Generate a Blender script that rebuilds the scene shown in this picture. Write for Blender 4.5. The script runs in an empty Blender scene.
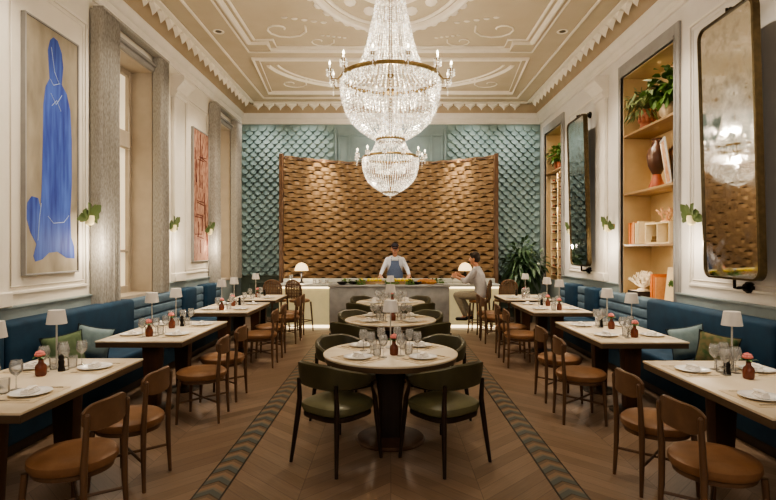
import bpy, bmesh, math, random
from mathutils import Vector, Matrix, Euler
random.seed(7)
R = math.radians
PI = math.pi
scn = bpy.context.scene
COL = scn.collection

# ------------------------------------------------------------------ materials
def mat(name, c1, c2=None, rough=.5, metal=0., scale=8., bump=0., bscale=None, detail=3., emit=None, es=0., stretch=(1, 1, 1), trans=0., alpha=1., spec=.5, sheen=0., sss=0.):
    m = bpy.data.materials.new(name); m.use_nodes = True
    nt = m.node_tree; N = nt.nodes; L = nt.links
    b = N['Principled BSDF']
    b.inputs['Roughness'].default_value = rough
    b.inputs['Metallic'].default_value = metal
    b.inputs['Specular IOR Level'].default_value = spec
    if sheen: b.inputs['Sheen Weight'].default_value = sheen
    if trans: b.inputs['Transmission Weight'].default_value = trans
    if sss:
        b.inputs['Subsurface Weight'].default_value = sss
        b.inputs['Subsurface Radius'].default_value = (.02, .01, .006)
    tc = N.new('ShaderNodeTexCoord'); mp = N.new('ShaderNodeMapping')
    mp.inputs['Scale'].default_value = stretch
    L.new(tc.outputs['Object'], mp.inputs[0])
    nz = N.new('ShaderNodeTexNoise'); nz.inputs['Scale'].default_value = scale; nz.inputs['Detail'].default_value = detail
    L.new(mp.outputs[0], nz.inputs['Vector'])
    rp = N.new('ShaderNodeValToRGB')
    rp.color_ramp.elements[0].position = .3; rp.color_ramp.elements[1].position = .7
    rp.color_ramp.elements[0].color = (*c1, 1)
    rp.color_ramp.elements[1].color = (*(c2 or [min(1, v * 1.12) for v in c1]), 1)
    L.new(nz.outputs['Fac'], rp.inputs[0]); L.new(rp.outputs[0], b.inputs['Base Color'])
    if bump:
        bp = N.new('ShaderNodeBump'); bp.inputs['Strength'].default_value = bump; bp.inputs['Distance'].default_value = .01
        if bscale:
            n2 = N.new('ShaderNodeTexNoise'); n2.inputs['Scale'].default_value = bscale; L.new(mp.outputs[0], n2.inputs['Vector'])
            L.new(n2.outputs['Fac'], bp.inputs['Height'])
        else: L.new(nz.outputs['Fac'], bp.inputs['Height'])
        L.new(bp.outputs[0], b.inputs['Normal'])
    if emit:
        b.inputs['Emission Color'].default_value = (*emit, 1); b.inputs['Emission Strength'].default_value = es
    return m

def srgb(r, g, b):
    f = lambda v: (v / 255 / 12.92) if v / 255 <= .04045 else ((v / 255 + .055) / 1.055) ** 2.4
    return (f(r), f(g), f(b))

M = {}
M['wall'] = mat('cream_plaster', srgb(228, 221, 208), srgb(234, 228, 216), rough=.7, scale=3, bump=.03, bscale=60)
M['wallr'] = mat('pale_plaster', srgb(224, 219, 212), srgb(230, 226, 220), rough=.7, scale=3, bump=.03, bscale=60)
M['trim'] = mat('white_trim', srgb(232, 226, 214), srgb(238, 232, 222), rough=.5, scale=5)
M['ceil'] = mat('ceiling_plaster', srgb(190, 175, 148), srgb(198, 184, 158), rough=.75, scale=2, bump=.05, bscale=40)
M['ceiltrim'] = mat('ceiling_moulding', srgb(238, 229, 212), srgb(244, 236, 220), rough=.6, scale=6)
M['cove'] = mat('cove_brown', srgb(172, 152, 124), srgb(180, 162, 134), rough=.6, scale=4)  # darker and browner than the trim
M['grey_frame'] = mat('grey_painted_frame', srgb(150, 148, 146), srgb(160, 158, 155), rough=.5, scale=6)
M['dado'] = mat('grey_green_dado', srgb(134, 146, 148), srgb(144, 156, 157), rough=.5, scale=5)
M['teal_wall'] = mat('teal_wall_paint', srgb(128, 148, 150), srgb(138, 158, 160), rough=.5, scale=4)
M['scale_tile'] = mat('scalloped_teal_tile', srgb(126, 150, 150), srgb(152, 174, 172), rough=.5, scale=5, spec=.4)
M['green_dado'] = mat('dark_green_panelling', srgb(84, 96, 84), srgb(94, 106, 94), rough=.5, scale=4)
M['lattice'] = mat('woven_oak_slats', srgb(142, 114, 82), srgb(164, 136, 100), rough=.5, scale=4, stretch=(1, 1, 8), bump=.1)
M['lattice_shade'] = mat('slat_gap_shade', srgb(62, 44, 28), srgb(72, 52, 34), rough=.8)  # dark colour that puts shade into the gaps between slats
M['walnut'] = mat('walnut', srgb(92, 68, 50), srgb(114, 86, 64), rough=.4, scale=14, stretch=(1, 1, .15), bump=.05)
M['chairback'] = mat('brown_chair_back', srgb(104, 76, 54), srgb(122, 92, 68), rough=.45, scale=10, bump=.05)
M['darkwood'] = mat('dark_stained_wood', srgb(38, 27, 20), srgb(50, 36, 27), rough=.35, scale=14, stretch=(1, 1, .2))
M['pedestal'] = mat('brown_pedestal_wood', srgb(70, 45, 30), srgb(88, 58, 38), rough=.45, scale=12, stretch=(1, 1, .15))
M['tabletop'] = mat('pale_oak_tabletop', srgb(212, 194, 166), srgb(234, 220, 196), rough=.38, scale=5, stretch=(1, .12, 1), detail=5)
M['roundtop'] = mat('pale_round_oak', srgb(212, 196, 170), srgb(232, 220, 198), rough=.38, scale=5, stretch=(.15, 1, 1), detail=5)
M['tableedge'] = mat('oak_table_edge', srgb(84, 66, 48), srgb(96, 78, 58), rough=.45, scale=8, stretch=(.3, .3, 3))  # brown apron, darkened in colour for the shadow under the tabletop
M['tan'] = mat('tan_leather', srgb(128, 92, 62), srgb(144, 106, 74), rough=.42, scale=10, bump=.08, bscale=120)
M['olive'] = mat('olive_leather', srgb(66, 62, 42), srgb(78, 74, 50), rough=.42, scale=7, bump=.06, bscale=120)
M['olive_seat'] = mat('olive_seat_leather', srgb(96, 94, 68), srgb(110, 108, 78), rough=.42, scale=7, bump=.06, bscale=120)
M['velvet'] = mat('teal_velvet', srgb(12, 48, 72), srgb(18, 60, 86), rough=.8, scale=6, bump=.05)
M['slate'] = mat('lit_slate_velvet', srgb(86, 108, 126), srgb(102, 124, 140), rough=.8, scale=6)  # paler than the teal: light grazing these backs is put into the colour
M['gold'] = mat('brass', srgb(128, 108, 72), srgb(150, 128, 88), rough=.28, metal=1., scale=20)
M['antique_gold'] = mat('antique_brass', srgb(84, 74, 56), srgb(100, 88, 66), rough=.35, metal=1., scale=20)
M['black'] = mat('blackened_metal', srgb(32, 29, 27), srgb(42, 38, 35), rough=.4, metal=.6, scale=20)
M['linen'] = mat('white_linen', srgb(236, 230, 220), srgb(244, 238, 230), rough=.8, scale=30, bump=.1)
M['china'] = mat('white_china', srgb(236, 234, 228), srgb(244, 242, 238), rough=.15, scale=5)
M['placemat'] = mat('beige_placemat', srgb(206, 186, 154), srgb(216, 198, 168), rough=.7, scale=60)
M['steel'] = mat('cutlery_steel', srgb(196, 192, 186), srgb(210, 206, 200), rough=.2, metal=1., scale=30)
M['vase'] = mat('brown_glazed_vase', srgb(104, 54, 38), srgb(122, 66, 46), rough=.25, scale=15)
M['petal'] = mat('coral_pink_petals', srgb(206, 108, 104), srgb(226, 142, 132), rough=.6, scale=30)
M['leaf'] = mat('green_leaf', srgb(62, 96, 40), srgb(104, 138, 62), rough=.45, scale=9)
M['leafdark'] = mat('dark_green_leaf', srgb(58, 84, 60), srgb(88, 116, 80), rough=.4, scale=7)
M['leafgrey'] = mat('grey_green_leaf', srgb(96, 114, 74), srgb(132, 146, 98), rough=.5, scale=9)
M['stem'] = mat('plant_stem', srgb(70, 84, 40), rough=.6)
M['terracotta'] = mat('terracotta', srgb(158, 96, 70), srgb(178, 114, 86), rough=.7, scale=12, bump=.1)
M['beige_pot'] = mat('beige_ceramic', srgb(206, 184, 150), srgb(216, 196, 164), rough=.5, scale=8)
M['darkjug'] = mat('dark_brown_glaze', srgb(62, 40, 30), srgb(82, 54, 40), rough=.3, scale=9)
M['redclay'] = mat('red_clay', srgb(146, 74, 50), srgb(164, 90, 62), rough=.5, scale=9)
M['coral'] = mat('white_coral', srgb(240, 226, 200), srgb(250, 240, 220), rough=.8, scale=40, bump=.3)
M['pinkcoral'] = mat('peach_coral', srgb(224, 176, 136), srgb(236, 196, 158), rough=.8, scale=40, bump=.3)
M['niche'] = mat('warm_niche_lining', srgb(190, 164, 122), srgb(202, 176, 134), rough=.6, scale=4)
M['shelfwood'] = mat('oak_shelf', srgb(146, 116, 80), srgb(168, 138, 98), rough=.45, scale=6, stretch=(1, .15, 1))
M['window_frame'] = mat('beige_window_frame', srgb(180, 168, 152), srgb(190, 178, 162), rough=.5, scale=6)
M['stone'] = mat('grey_stone', srgb(152, 153, 152), srgb(180, 180, 178), rough=.4, scale=6, detail=8)
M['marble'] = mat('pale_marble', srgb(200, 202, 198), srgb(218, 220, 214), rough=.25, scale=3, detail=8)
M['lampmetal'] = mat('white_lamp_metal', srgb(190, 186, 180), srgb(200, 196, 190), rough=.35, scale=10)
M['skin'] = mat('skin', srgb(206, 150, 122), srgb(216, 162, 134), rough=.5, scale=20, sss=.1)
M['jacket'] = mat('white_cotton', srgb(214, 216, 226), srgb(226, 228, 236), rough=.8, scale=25)
M['apron'] = mat('blue_denim', srgb(84, 98, 128), srgb(98, 112, 140), rough=.85, scale=60)
M['capcloth'] = mat('dark_cap_cloth', srgb(38, 30, 38), rough=.8)
M['hair'] = mat('dark_hair', srgb(36, 26, 20), srgb(52, 38, 28), rough=.6, scale=60, stretch=(1, 1, .1), bump=.3)
M['shirt'] = mat('pale_grey_shirt', srgb(196, 194, 196), srgb(210, 208, 210), rough=.85, scale=30)
M['trousers'] = mat('khaki_trousers', srgb(150, 142, 124), srgb(162, 154, 136), rough=.85, scale=30)
M['darktrousers'] = mat('charcoal_trousers', srgb(40, 40, 44), rough=.85)
M['shoe'] = mat('dark_shoe_leather', srgb(24, 20, 18), rough=.4)
M['lemon'] = mat('lemon_peel', srgb(222, 196, 44), srgb(236, 214, 80), rough=.4, scale=40, bump=.1)
M['bread'] = mat('bread_crust', srgb(158, 100, 46), srgb(196, 142, 80), rough=.7, scale=18, bump=.3)
M['orangebook'] = mat('orange_book_cloth', srgb(206, 112, 48), srgb(216, 126, 60), rough=.7, scale=30)
M['creambook'] = mat('cream_book_cloth', srgb(226, 206, 166), srgb(232, 214, 178), rough=.7, scale=30)
M['blackbook'] = mat('black_book_cloth', srgb(34, 28, 26), rough=.6, scale=30)
M['peachbook'] = mat('peach_book_cloth', srgb(214, 150, 96), srgb(222, 162, 110), rough=.7, scale=30)
M['pillow_green'] = mat('green_cushion_fabric', srgb(84, 102, 72), srgb(110, 126, 94), rough=.85, scale=14, stretch=(1, 4, 1), bump=.1)
M['pillow_print'] = mat('leafy_print_cushion', srgb(62, 88, 52), srgb(128, 112, 80), rough=.85, scale=18, detail=1)
M['pillow_grey'] = mat('grey_blue_cushion', srgb(106, 126, 130), srgb(128, 146, 148), rough=.85, scale=14, bump=.1)
M['piping'] = mat('dark_cushion_piping', srgb(28, 40, 48), rough=.8)
M['bottle'] = mat('dark_bottle_glass', srgb(40, 44, 26), srgb(54, 58, 34), rough=.12, scale=6)
M['foil'] = mat('bottle_foil', srgb(120, 40, 30), rough=.3)
M['planter'] = mat('charcoal_planter', srgb(54, 56, 52), rough=.6, scale=6)
M['curtain'] = None

def curtain_mat():
    m = mat('woven_grey_curtain', srgb(146, 142, 134), srgb(182, 177, 168), rough=.9, scale=90, bump=.2, stretch=(1, 1, .25))
    return m
M['curtain'] = curtain_mat()

def emis(name, col, s, base=None):
    m = mat(name, base or col, rough=.5, emit=col, es=s); return m
M['shade'] = emis('lamp_shade_glow', srgb(255, 236, 215), .04, srgb(196, 190, 182))
M['bulb'] = emis('candle_bulb', srgb(255, 236, 205), 9)
M['candle'] = emis('candle_sleeve', srgb(250, 240, 225), .6)
M['dome'] = emis('glowing_dome', srgb(255, 222, 170), 1.3)
M['led'] = emis('led_strip', srgb(255, 230, 185), 2.5)
M['litpanel'] = emis('lit_cream_panel', srgb(250, 228, 170), .22, srgb(206, 196, 152))
M['windowglow'] = emis('daylit_blind', srgb(250, 232, 198), .5, srgb(220, 205, 175))
M['downlight'] = emis('downlight_lens', srgb(255, 240, 215), 6)
M['sconceglass'] = emis('cream_glass', srgb(255, 236, 190), .12, srgb(214, 200, 150))
M['sconceleaf'] = emis('green_glass_leaf', srgb(120, 140, 60), .02, srgb(74, 88, 50))

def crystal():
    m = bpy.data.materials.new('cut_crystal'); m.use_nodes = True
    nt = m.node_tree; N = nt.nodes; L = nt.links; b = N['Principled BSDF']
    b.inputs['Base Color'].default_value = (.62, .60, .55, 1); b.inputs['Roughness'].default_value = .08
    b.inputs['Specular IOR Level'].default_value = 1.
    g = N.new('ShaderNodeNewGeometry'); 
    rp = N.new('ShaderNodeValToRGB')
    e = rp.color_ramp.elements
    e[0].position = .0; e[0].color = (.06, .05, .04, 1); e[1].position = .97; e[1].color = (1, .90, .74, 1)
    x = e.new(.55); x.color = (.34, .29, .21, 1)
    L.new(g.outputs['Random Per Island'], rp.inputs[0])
    L.new(rp.outputs[0], b.inputs['Emission Color']); b.inputs['Emission Strength'].default_value = .95  # sparkle of the lit beads put in as emission, random per bead
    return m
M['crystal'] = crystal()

def glassmat():
    m = bpy.data.materials.new('clear_glass'); m.use_nodes = True
    nt = m.node_tree; N = nt.nodes; L = nt.links
    for n in list(N): N.remove(n)
    o = N.new('ShaderNodeOutputMaterial'); mx = N.new('ShaderNodeMixShader')
    t = N.new('ShaderNodeBsdfTransparent'); t.inputs[0].default_value = (.985, .985, .98, 1)
    g = N.new('ShaderNodeBsdfGlossy'); g.inputs['Roughness'].default_value = .06; g.inputs[0].default_value = (1, 1, 1, 1)
    fr = N.new('ShaderNodeLayerWeight'); fr.inputs[0].default_value = .3
    L.new(fr.outputs['Fresnel'], mx.inputs[0]); L.new(t.outputs[0], mx.inputs[1]); L.new(g.outputs[0], mx.inputs[2])
    df = N.new('ShaderNodeBsdfDiffuse'); df.inputs[0].default_value = (.95, .95, .93, 1); m2 = N.new('ShaderNodeMixShader'); m2.inputs[0].default_value = .17  # white diffuse mixed in to stand for bright highlights on the glass
    L.new(mx.outputs[0], m2.inputs[1]); L.new(df.outputs[0], m2.inputs[2])
    L.new(m2.outputs[0], o.inputs[0]); return m
M['glass'] = glassmat()

def mirrormat():
    m = bpy.data.materials.new('antique_mirror'); m.use_nodes = True
    nt = m.node_tree; N = nt.nodes; L = nt.links; b = N['Principled BSDF']
    b.inputs['Metallic'].default_value = 1.; b.inputs['Base Color'].default_value = (.62, .6, .56, 1)
    tc = N.new('ShaderNodeTexCoord'); nz = N.new('ShaderNodeTexNoise'); nz.inputs['Scale'].default_value = 9; nz.inputs['Detail'].default_value = 8
    L.new(tc.outputs['Object'], nz.inputs['Vector'])
    rp = N.new('ShaderNodeValToRGB'); rp.color_ramp.elements[0].position = .45; rp.color_ramp.elements[0].color = (.03, .03, .03, 1)
    rp.color_ramp.elements[1].position = .72; rp.color_ramp.elements[1].color = (.2, .2, .2, 1)
    L.new(nz.outputs['Fac'], rp.inputs[0]); L.new(rp.outputs[0], b.inputs['Roughness'])
    sp = N.new('ShaderNodeSeparateXYZ'); L.new(tc.outputs['Object'], sp.inputs[0])
    mr = N.new('ShaderNodeMapRange'); mr.inputs[1].default_value = 1.2; mr.inputs[2].default_value = 2.6; mr.inputs[3].default_value = 0.; mr.inputs[4].default_value = .16
    L.new(sp.outputs[2], mr.inputs[0]); ad = N.new('ShaderNodeMath'); ad.operation = 'ADD'; L.new(nz.outputs['Fac'], ad.inputs[0]); L.new(mr.outputs[0], ad.inputs[1]); L.new(ad.outputs[0], rp.inputs[0])
    r2 = N.new('ShaderNodeValToRGB'); r2.color_ramp.elements[0].position = .5; r2.color_ramp.elements[0].color = (.74, .73, .7, 1)
    r2.color_ramp.elements[1].position = .75; r2.color_ramp.elements[1].color = (.45, .42, .38, 1)
    L.new(nz.outputs['Fac'], r2.inputs[0]); L.new(r2.outputs[0], b.inputs['Base Color'])
    return m
M['mirror'] = mirrormat()

def math_node(N, L, op, a, b=None, c=None):
    n = N.new('ShaderNodeMath'); n.operation = op
    for i, v in enumerate((a, b, c)):
        if v is None: continue
        if isinstance(v, (int, float)): n.inputs[i].default_value = v
        else: L.new(v, n.inputs[i])
    return n.outputs[0]

def floor_mat():
    m = bpy.data.materials.new('chevron_oak_floor'); m.use_nodes = True
    nt = m.node_tree; N = nt.nodes; L = nt.links; b = N['Principled BSDF']
    tc = N.new('ShaderNodeTexCoord'); sp = N.new('ShaderNodeSeparateXYZ'); L.new(tc.outputs['Object'], sp.inputs[0])
    F = lambda op, a, b_=None, c=None: math_node(N, L, op, a, b_, c)
    W = .62
    x = F('ADD', sp.outputs[0], 30 * W)
    t = F('PINGPONG', x, W)
    v = F('DIVIDE', F('ADD', sp.outputs[1], F('MULTIPLY', t, 1.0)), .165)
    pid = F('FLOOR', v); fr = F('FRACT', v)
    cid = F('FLOOR', F('DIVIDE', x, W))
    cb = N.new('ShaderNodeCombineXYZ'); L.new(pid, cb.inputs[0]); L.new(cid, cb.inputs[1])
    wn = N.new('ShaderNodeTexWhiteNoise'); wn.noise_dimensions = '2D'; L.new(cb.outputs[0], wn.inputs['Vector'])
    rp = N.new('ShaderNodeValToRGB')
    rp.color_ramp.elements[0].color = (*srgb(130, 108, 90), 1); rp.color_ramp.elements[1].color = (*srgb(156, 132, 112), 1)
    L.new(wn.outputs['Value'], rp.inputs[0])
    nz = N.new('ShaderNodeTexNoise'); nz.inputs['Scale'].default_value = 22; nz.inputs['Detail'].default_value = 5
    cv = N.new('ShaderNodeCombineXYZ'); L.new(F('MULTIPLY', v, .5), cv.inputs[0]); L.new(F('MULTIPLY', t, .25), cv.inputs[1]); L.new(cid, cv.inputs[2])
    L.new(cv.outputs[0], nz.inputs['Vector'])
    mx = N.new('ShaderNodeMix'); mx.data_type = 'RGBA'; mx.blend_type = 'MULTIPLY'; mx.inputs[0].default_value = .45
    r2 = N.new('ShaderNodeValToRGB'); r2.color_ramp.elements[0].color = (.5, .5, .5, 1); r2.color_ramp.elements[0].position = .3
    r2.color_ramp.elements[1].position = .75
    L.new(nz.outputs['Fac'], r2.inputs[0]); L.new(rp.outputs[0], mx.inputs[6]); L.new(r2.outputs[0], mx.inputs[7])
    ln = F('LESS_THAN', fr, .035); ln2 = F('LESS_THAN', F('FRACT', F('DIVIDE', x, W)), .008)
    l = F('MAXIMUM', ln, ln2)
    m2 = N.new('ShaderNodeMix'); m2.data_type = 'RGBA'; m2.blend_type = 'MIX'
    L.new(F('MULTIPLY', l, .55), m2.inputs[0]); L.new(mx.outputs[2], m2.inputs[6]); m2.inputs[7].default_value = (*srgb(66, 50, 38), 1)
    L.new(m2.outputs[2], b.inputs['Base Color']); b.inputs['Roughness'].default_value = .42
    return m
M['floor'] = floor_mat()

def inlay_mat():
    m = bpy.data.materials.new('patterned_tile_inlay'); m.use_nodes = True
    nt = m.node_tree; N = nt.nodes; L = nt.links; b = N['Principled BSDF']
    tc = N.new('ShaderNodeTexCoord'); sp = N.new('ShaderNodeSeparateXYZ'); L.new(tc.outputs['Object'], sp.inputs[0])
    F = lambda op, a, b_=None, c=None: math_node(N, L, op, a, b_, c)
    ax = F('ABSOLUTE', sp.outputs[0])                        # 0 .. .1 (local, centred strip)
    v = F('FRACT', F('DIVIDE', F('ADD', sp.outputs[1], F('MULTIPLY', ax, .9)), .2))
    r = N.new('ShaderNodeValToRGB'); r.color_ramp.interpolation = 'CONSTANT'
    e = r.color_ramp.elements
    e[0].position = 0; e[0].color = (*srgb(70, 54, 42), 1); e[1].position = .08; e[1].color = (*srgb(84, 92, 90), 1)
    for p, c in ((.4, srgb(118, 112, 100)), (.55, srgb(140, 114, 92)), (.8, srgb(112, 92, 72))):
        x = e.new(p); x.color = (*c, 1)
    L.new(v, r.inputs[0])
    m2 = N.new('ShaderNodeMix'); m2.data_type = 'RGBA'
    L.new(F('GREATER_THAN', ax, .088), m2.inputs[0]); L.new(r.outputs[0], m2.inputs[6]); m2.inputs[7].default_value = (*srgb(36, 28, 22), 1)
    L.new(m2.outputs[2], b.inputs['Base Color']); b.inputs['Roughness'].default_value = .4
    return m
M['inlay'] = inlay_mat()
M['canvas'] = mat('painted_beige_ground', srgb(122, 113, 98), srgb(172, 162, 144), rough=.8, scale=3.5, stretch=(1, 1, .4), detail=6)
M['bluepaint'] = mat('blue_paint', srgb(30, 48, 132), srgb(76, 106, 190), rough=.7, scale=5, stretch=(1, 3, .35), detail=5)
M['bluepale'] = mat('pale_blue_brushstroke', srgb(170, 186, 210), rough=.7)
M['redpaint'] = mat('rust_red_abstract', srgb(116, 68, 54), srgb(190, 150, 128), rough=.8, scale=11, stretch=(1, 2, .8), detail=4)
M['redstroke'] = mat('dark_red_brushstroke', srgb(92, 36, 28), rough=.8)
M['picture'] = mat('faded_print', srgb(170, 96, 60), srgb(226, 200, 160), rough=.7, scale=9)

# ------------------------------------------------------------------ mesh helpers
class MB:
    def __init__(s): s.b = bmesh.new()
    def _new(s, vs, fs):
        v = [s.b.verts.new(p) for p in vs]
        for f in fs:
            try: s.b.faces.new([v[i] for i in f])
            except ValueError: pass
        return v
    def box(s, x0, x1, y0, y1, z0, z1, bev=0, seg=2, mtx=None):
        r = bmesh.ops.create_cube(s.b, size=1.)
        vs = r['verts']
        for v in vs:
            v.co = Vector(((x0 + x1) / 2 + v.co.x * (x1 - x0), (y0 + y1) / 2 + v.co.y * (y1 - y0), (z0 + z1) / 2 + v.co.z * (z1 - z0)))
        if bev:
            ed = list({e for v in vs for e in v.link_edges})
            rr = bmesh.ops.bevel(s.b, geom=ed, offset=bev, segments=seg, profile=.5, affect='EDGES')
            vs = list({v for f in rr['faces'] for v in f.verts} | {v for v in vs if v.is_valid})
        if mtx: 
            for v in vs: v.co = mtx @ v.co
        return s
    def tube(s, pts, rad, n=10, cap=True, sq=None, up=None):
        pts = [Vector(p) for p in pts]
        if isinstance(rad, (int, float)): rad = [rad] * len(pts)
        rings = []
        for i, p in enumerate(pts):
            a = pts[max(0, i - 1)]; c = pts[min(len(pts) - 1, i + 1)]
            t = (c - a).normalized()
            u = Vector(up) if up else (Vector((0, 0, 1)) if abs(t.z) < .9 else Vector((1, 0, 0)))
            sx = t.cross(u).normalized(); sy = sx.cross(t).normalized()
            kx, ky = sq or (1, 1)
            rings.append([s.b.verts.new(p + sx * math.cos(2 * PI * k / n) * rad[i] * kx + sy * math.sin(2 * PI * k / n) * rad[i] * ky) for k in range(n)])
        for a, c in zip(rings, rings[1:]):
            for k in range(n): s.b.faces.new([a[k], a[(k + 1) % n], c[(k + 1) % n], c[k]])
        if cap:
            s.b.faces.new(rings[0][::-1]); s.b.faces.new(rings[-1])
        return s
    def lathe(s, prof, c=(0, 0, 0), n=24, sx=1, sy=1, close=False):
        c = Vector(c); rings = []
        for r, z in prof:
            if r < 1e-5: rings.append([s.b.verts.new(c + Vector((0, 0, z)))])
            else: rings.append([s.b.verts.new(c + Vector((r * sx * math.cos(2 * PI * k / n), r * sy * math.sin(2 * PI * k / n), z))) for k in range(n)])
        for a, d in zip(rings, rings[1:]):
            for k in range(n):
                k2 = (k + 1) % n
                if len(a) == 1 and len(d) == 1: continue
                if len(a) == 1: s.b.faces.new([a[0], d[k2], d[k]])
                elif len(d) == 1: s.b.faces.new([a[k], a[k2], d[0]])
                else: s.b.faces.new([a[k], a[k2], d[k2], d[k]])
        return s
    def ball(s, c, r, n=12, m=8):
        if isinstance(r, (int, float)): r = (r, r, r)
        prof = [(math.sin(PI * i / m), -math.cos(PI * i / m)) for i in range(m + 1)]
        k0 = len(s.b.verts); c = Vector(c)
        rings = []
        for q, z in prof:
            if q < 1e-5: rings.append([s.b.verts.new(c + Vector((0, 0, z * r[2])))])
            else: rings.append([s.b.verts.new(c + Vector((q * r[0] * math.cos(2 * PI * k / n), q * r[1] * math.sin(2 * PI * k / n), z * r[2]))) for k in range(n)])
        for a, d in zip(rings, rings[1:]):
            for k in range(n):
                k2 = (k + 1) % n
                if len(a) == 1: s.b.faces.new([a[0], d[k2], d[k]])
                elif len(d) == 1: s.b.faces.new([a[k], a[k2], d[0]])
                else: s.b.faces.new([a[k], a[k2], d[k2], d[k]])
        return s
    def prism(s, poly, fn0, fn1):
        """poly of 2D points; fn0/fn1 map a point to 3D at either end"""
        a = [s.b.verts.new(fn0(p)) for p in poly]; d = [s.b.verts.new(fn1(p)) for p in poly]
        n = len(poly)
        s.b.faces.new(a[::-1]); s.b.faces.new(d)
        for i in range(n): s.b.faces.new([a[i], a[(i + 1) % n], d[(i + 1) % n], d[i]])
        return s
    def strip(s, pts, widths, nrm=(0, 0, 1)):
        """a leaf blade along pts"""
        pts = [Vector(p) for p in pts]; rows = []
        for i, p in enumerate(pts):
            t = (pts[min(i + 1, len(pts) - 1)] - pts[max(i - 1, 0)]).normalized()
            sd = t.cross(Vector(nrm))
            sd = sd.normalized() if sd.length > 1e-4 else Vector((1, 0, 0))
            rows.append([s.b.verts.new(p - sd * widths[i]), s.b.verts.new(p + sd * widths[i])])
        for a, c in zip(rows, rows[1:]): s.b.faces.new([a[0], a[1], c[1], c[0]])
        return s
    def octa(s, c, r, h):
        c = Vector(c)
        s._new([c + Vector(p) for p in ((r, 0, 0), (0, r, 0), (-r, 0, 0), (0, -r, 0), (0, 0, h), (0, 0, -h))],
               [(0, 1, 4), (1, 2, 4), (2, 3, 4), (3, 0, 4), (1, 0, 5), (2, 1, 5), (3, 2, 5), (0, 3, 5)])
    def build(s, name, m, parent=None, loc=(0, 0, 0), smooth=True, rot=None, recalc=True):
        if recalc: bmesh.ops.recalc_face_normals(s.b, faces=s.b.faces[:])
        me = bpy.data.meshes.new(name); s.b.to_mesh(me); s.b.free()
        if smooth:
            for p in me.polygons: p.use_smooth = True
            me.set_sharp_from_angle(angle=R(38))
        me.materials.append(m if not isinstance(m, str) else M[m])
        o = bpy.data.objects.new(name, me); COL.objects.link(o)
        o.location = loc
        if rot: o.rotation_euler = rot
        if parent: o.parent = parent
        return o

def tag(o, label=None, cat=None, group=None, kind=None):
    if label: o['label'] = label
    if cat: o['category'] = cat
    if group: o['group'] = group
    if kind: o['kind'] = kind
    return o
def thing(name, label, cat, loc=(0, 0, 0), rz=0, group=None):
    o = bpy.data.objects.new(name, None); COL.objects.link(o); o.empty_display_size = .1
    o.location = loc; o.rotation_euler = (0, 0, rz)
    return tag(o, label, cat, group)
def dup(o, loc=None, rz=None, label=None, group=None, parent=None):
    c = o.copy(); COL.objects.link(c)
    if parent is not None: c.parent = parent
    if loc is not None: c.location = loc
    if rz is not None: c.rotation_euler = (0, 0, rz)
    if label: c['label'] = label
    if group: c['group'] = group
    for ch in [x for x in bpy.data.objects if x.parent == o]:
        d = dup(ch, parent=c)
    return c
def struct(o): o['kind'] = 'structure'; return o
class Proto:
    """first call moves the prototype itself, later calls copy it"""
    def __init__(s, o): s.o = o; s.used = False
    def __call__(s, loc, rz=0, label=None, group=None):
        if not s.used:
            s.used = True; s.o.location = loc; s.o.rotation_euler = (0, 0, rz)
            if label: s.o['label'] = label
            if group: s.o['group'] = group
            return s.o
        return dup(s.o, loc, rz, label, group)

# ------------------------------------------------------------------ room
XW = 3.7; YB = 13.1; YF = -2.2; ZC = 5.2
m = MB(); m.box(-4.3, 4.3, YF - .1, YB + .2, -.15, 0)
struct(m.build('floor', 'floor', smooth=False))
m = MB(); m.box(-4.3, 4.3, YF - .1, YB + .2, ZC, ZC + .15)
struct(m.build('ceiling', 'ceil', smooth=False))

WIN = [(6.92, 8.25), (11.05, 12.25)]           # window openings in the left wall
NIC = [(6.84, 8.43), (11.35, 12.6)]            # niches in the right wall
WZ0, WZ1 = 1.0, 4.42
NZ0, NZ1 = .93, 4.38
def side_wall(sgn, ops, z0, z1, name, m_):
    m = MB(); y = YF
    xa, xb = (XW, XW + .55) if sgn > 0 else (-XW - .55, -XW)
    for a, b in ops:
        m.box(xa, xb, y, a, 0, ZC); m.box(xa, xb, a, b, 0, z0); m.box(xa, xb, a, b, z1, ZC); y = b
    m.box(xa, xb, y, YB + .1, 0, ZC)
    struct(m.build(name, m_, smooth=False))
side_wall(-1, WIN, WZ0, WZ1, 'wall_left', 'wall')
side_wall(1, NIC, NZ0, NZ1, 'wall_right', 'wallr')
m = MB(); m.box(-XW, XW, YB, YB + .1, 0, ZC)
struct(m.build('wall_back', 'teal_wall', smooth=False))
m = MB(); m.box(-XW, XW, YF - .1, YF, 0, ZC)
struct(m.build('wall_front', 'wall', smooth=False))

# dado on the side walls
for sgn, ops, nm in ((-1, WIN, 'trim_1'), (1, NIC, 'trim_2')):
    m = MB()
    x = sgn * XW
    def bx(x0, x1, y0, y1, z0, z1, bev=0): m.box(min(x0, x1), max(x0, x1), y0, y1, z0, z1, bev)
    bx(x, x - sgn * .02, YF, YB, 0, .98)
    ys = [YF] + [v for o in ops for v in o] + [YB]
    for a, b in zip(ys[::2], ys[1::2]):
        bx(x, x - sgn * .025, a, b, .97, 1.09); bx(x, x - sgn * .045, a, b, 1.09, 1.115, .006)
    struct(m.build(nm, 'dado'))
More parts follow.
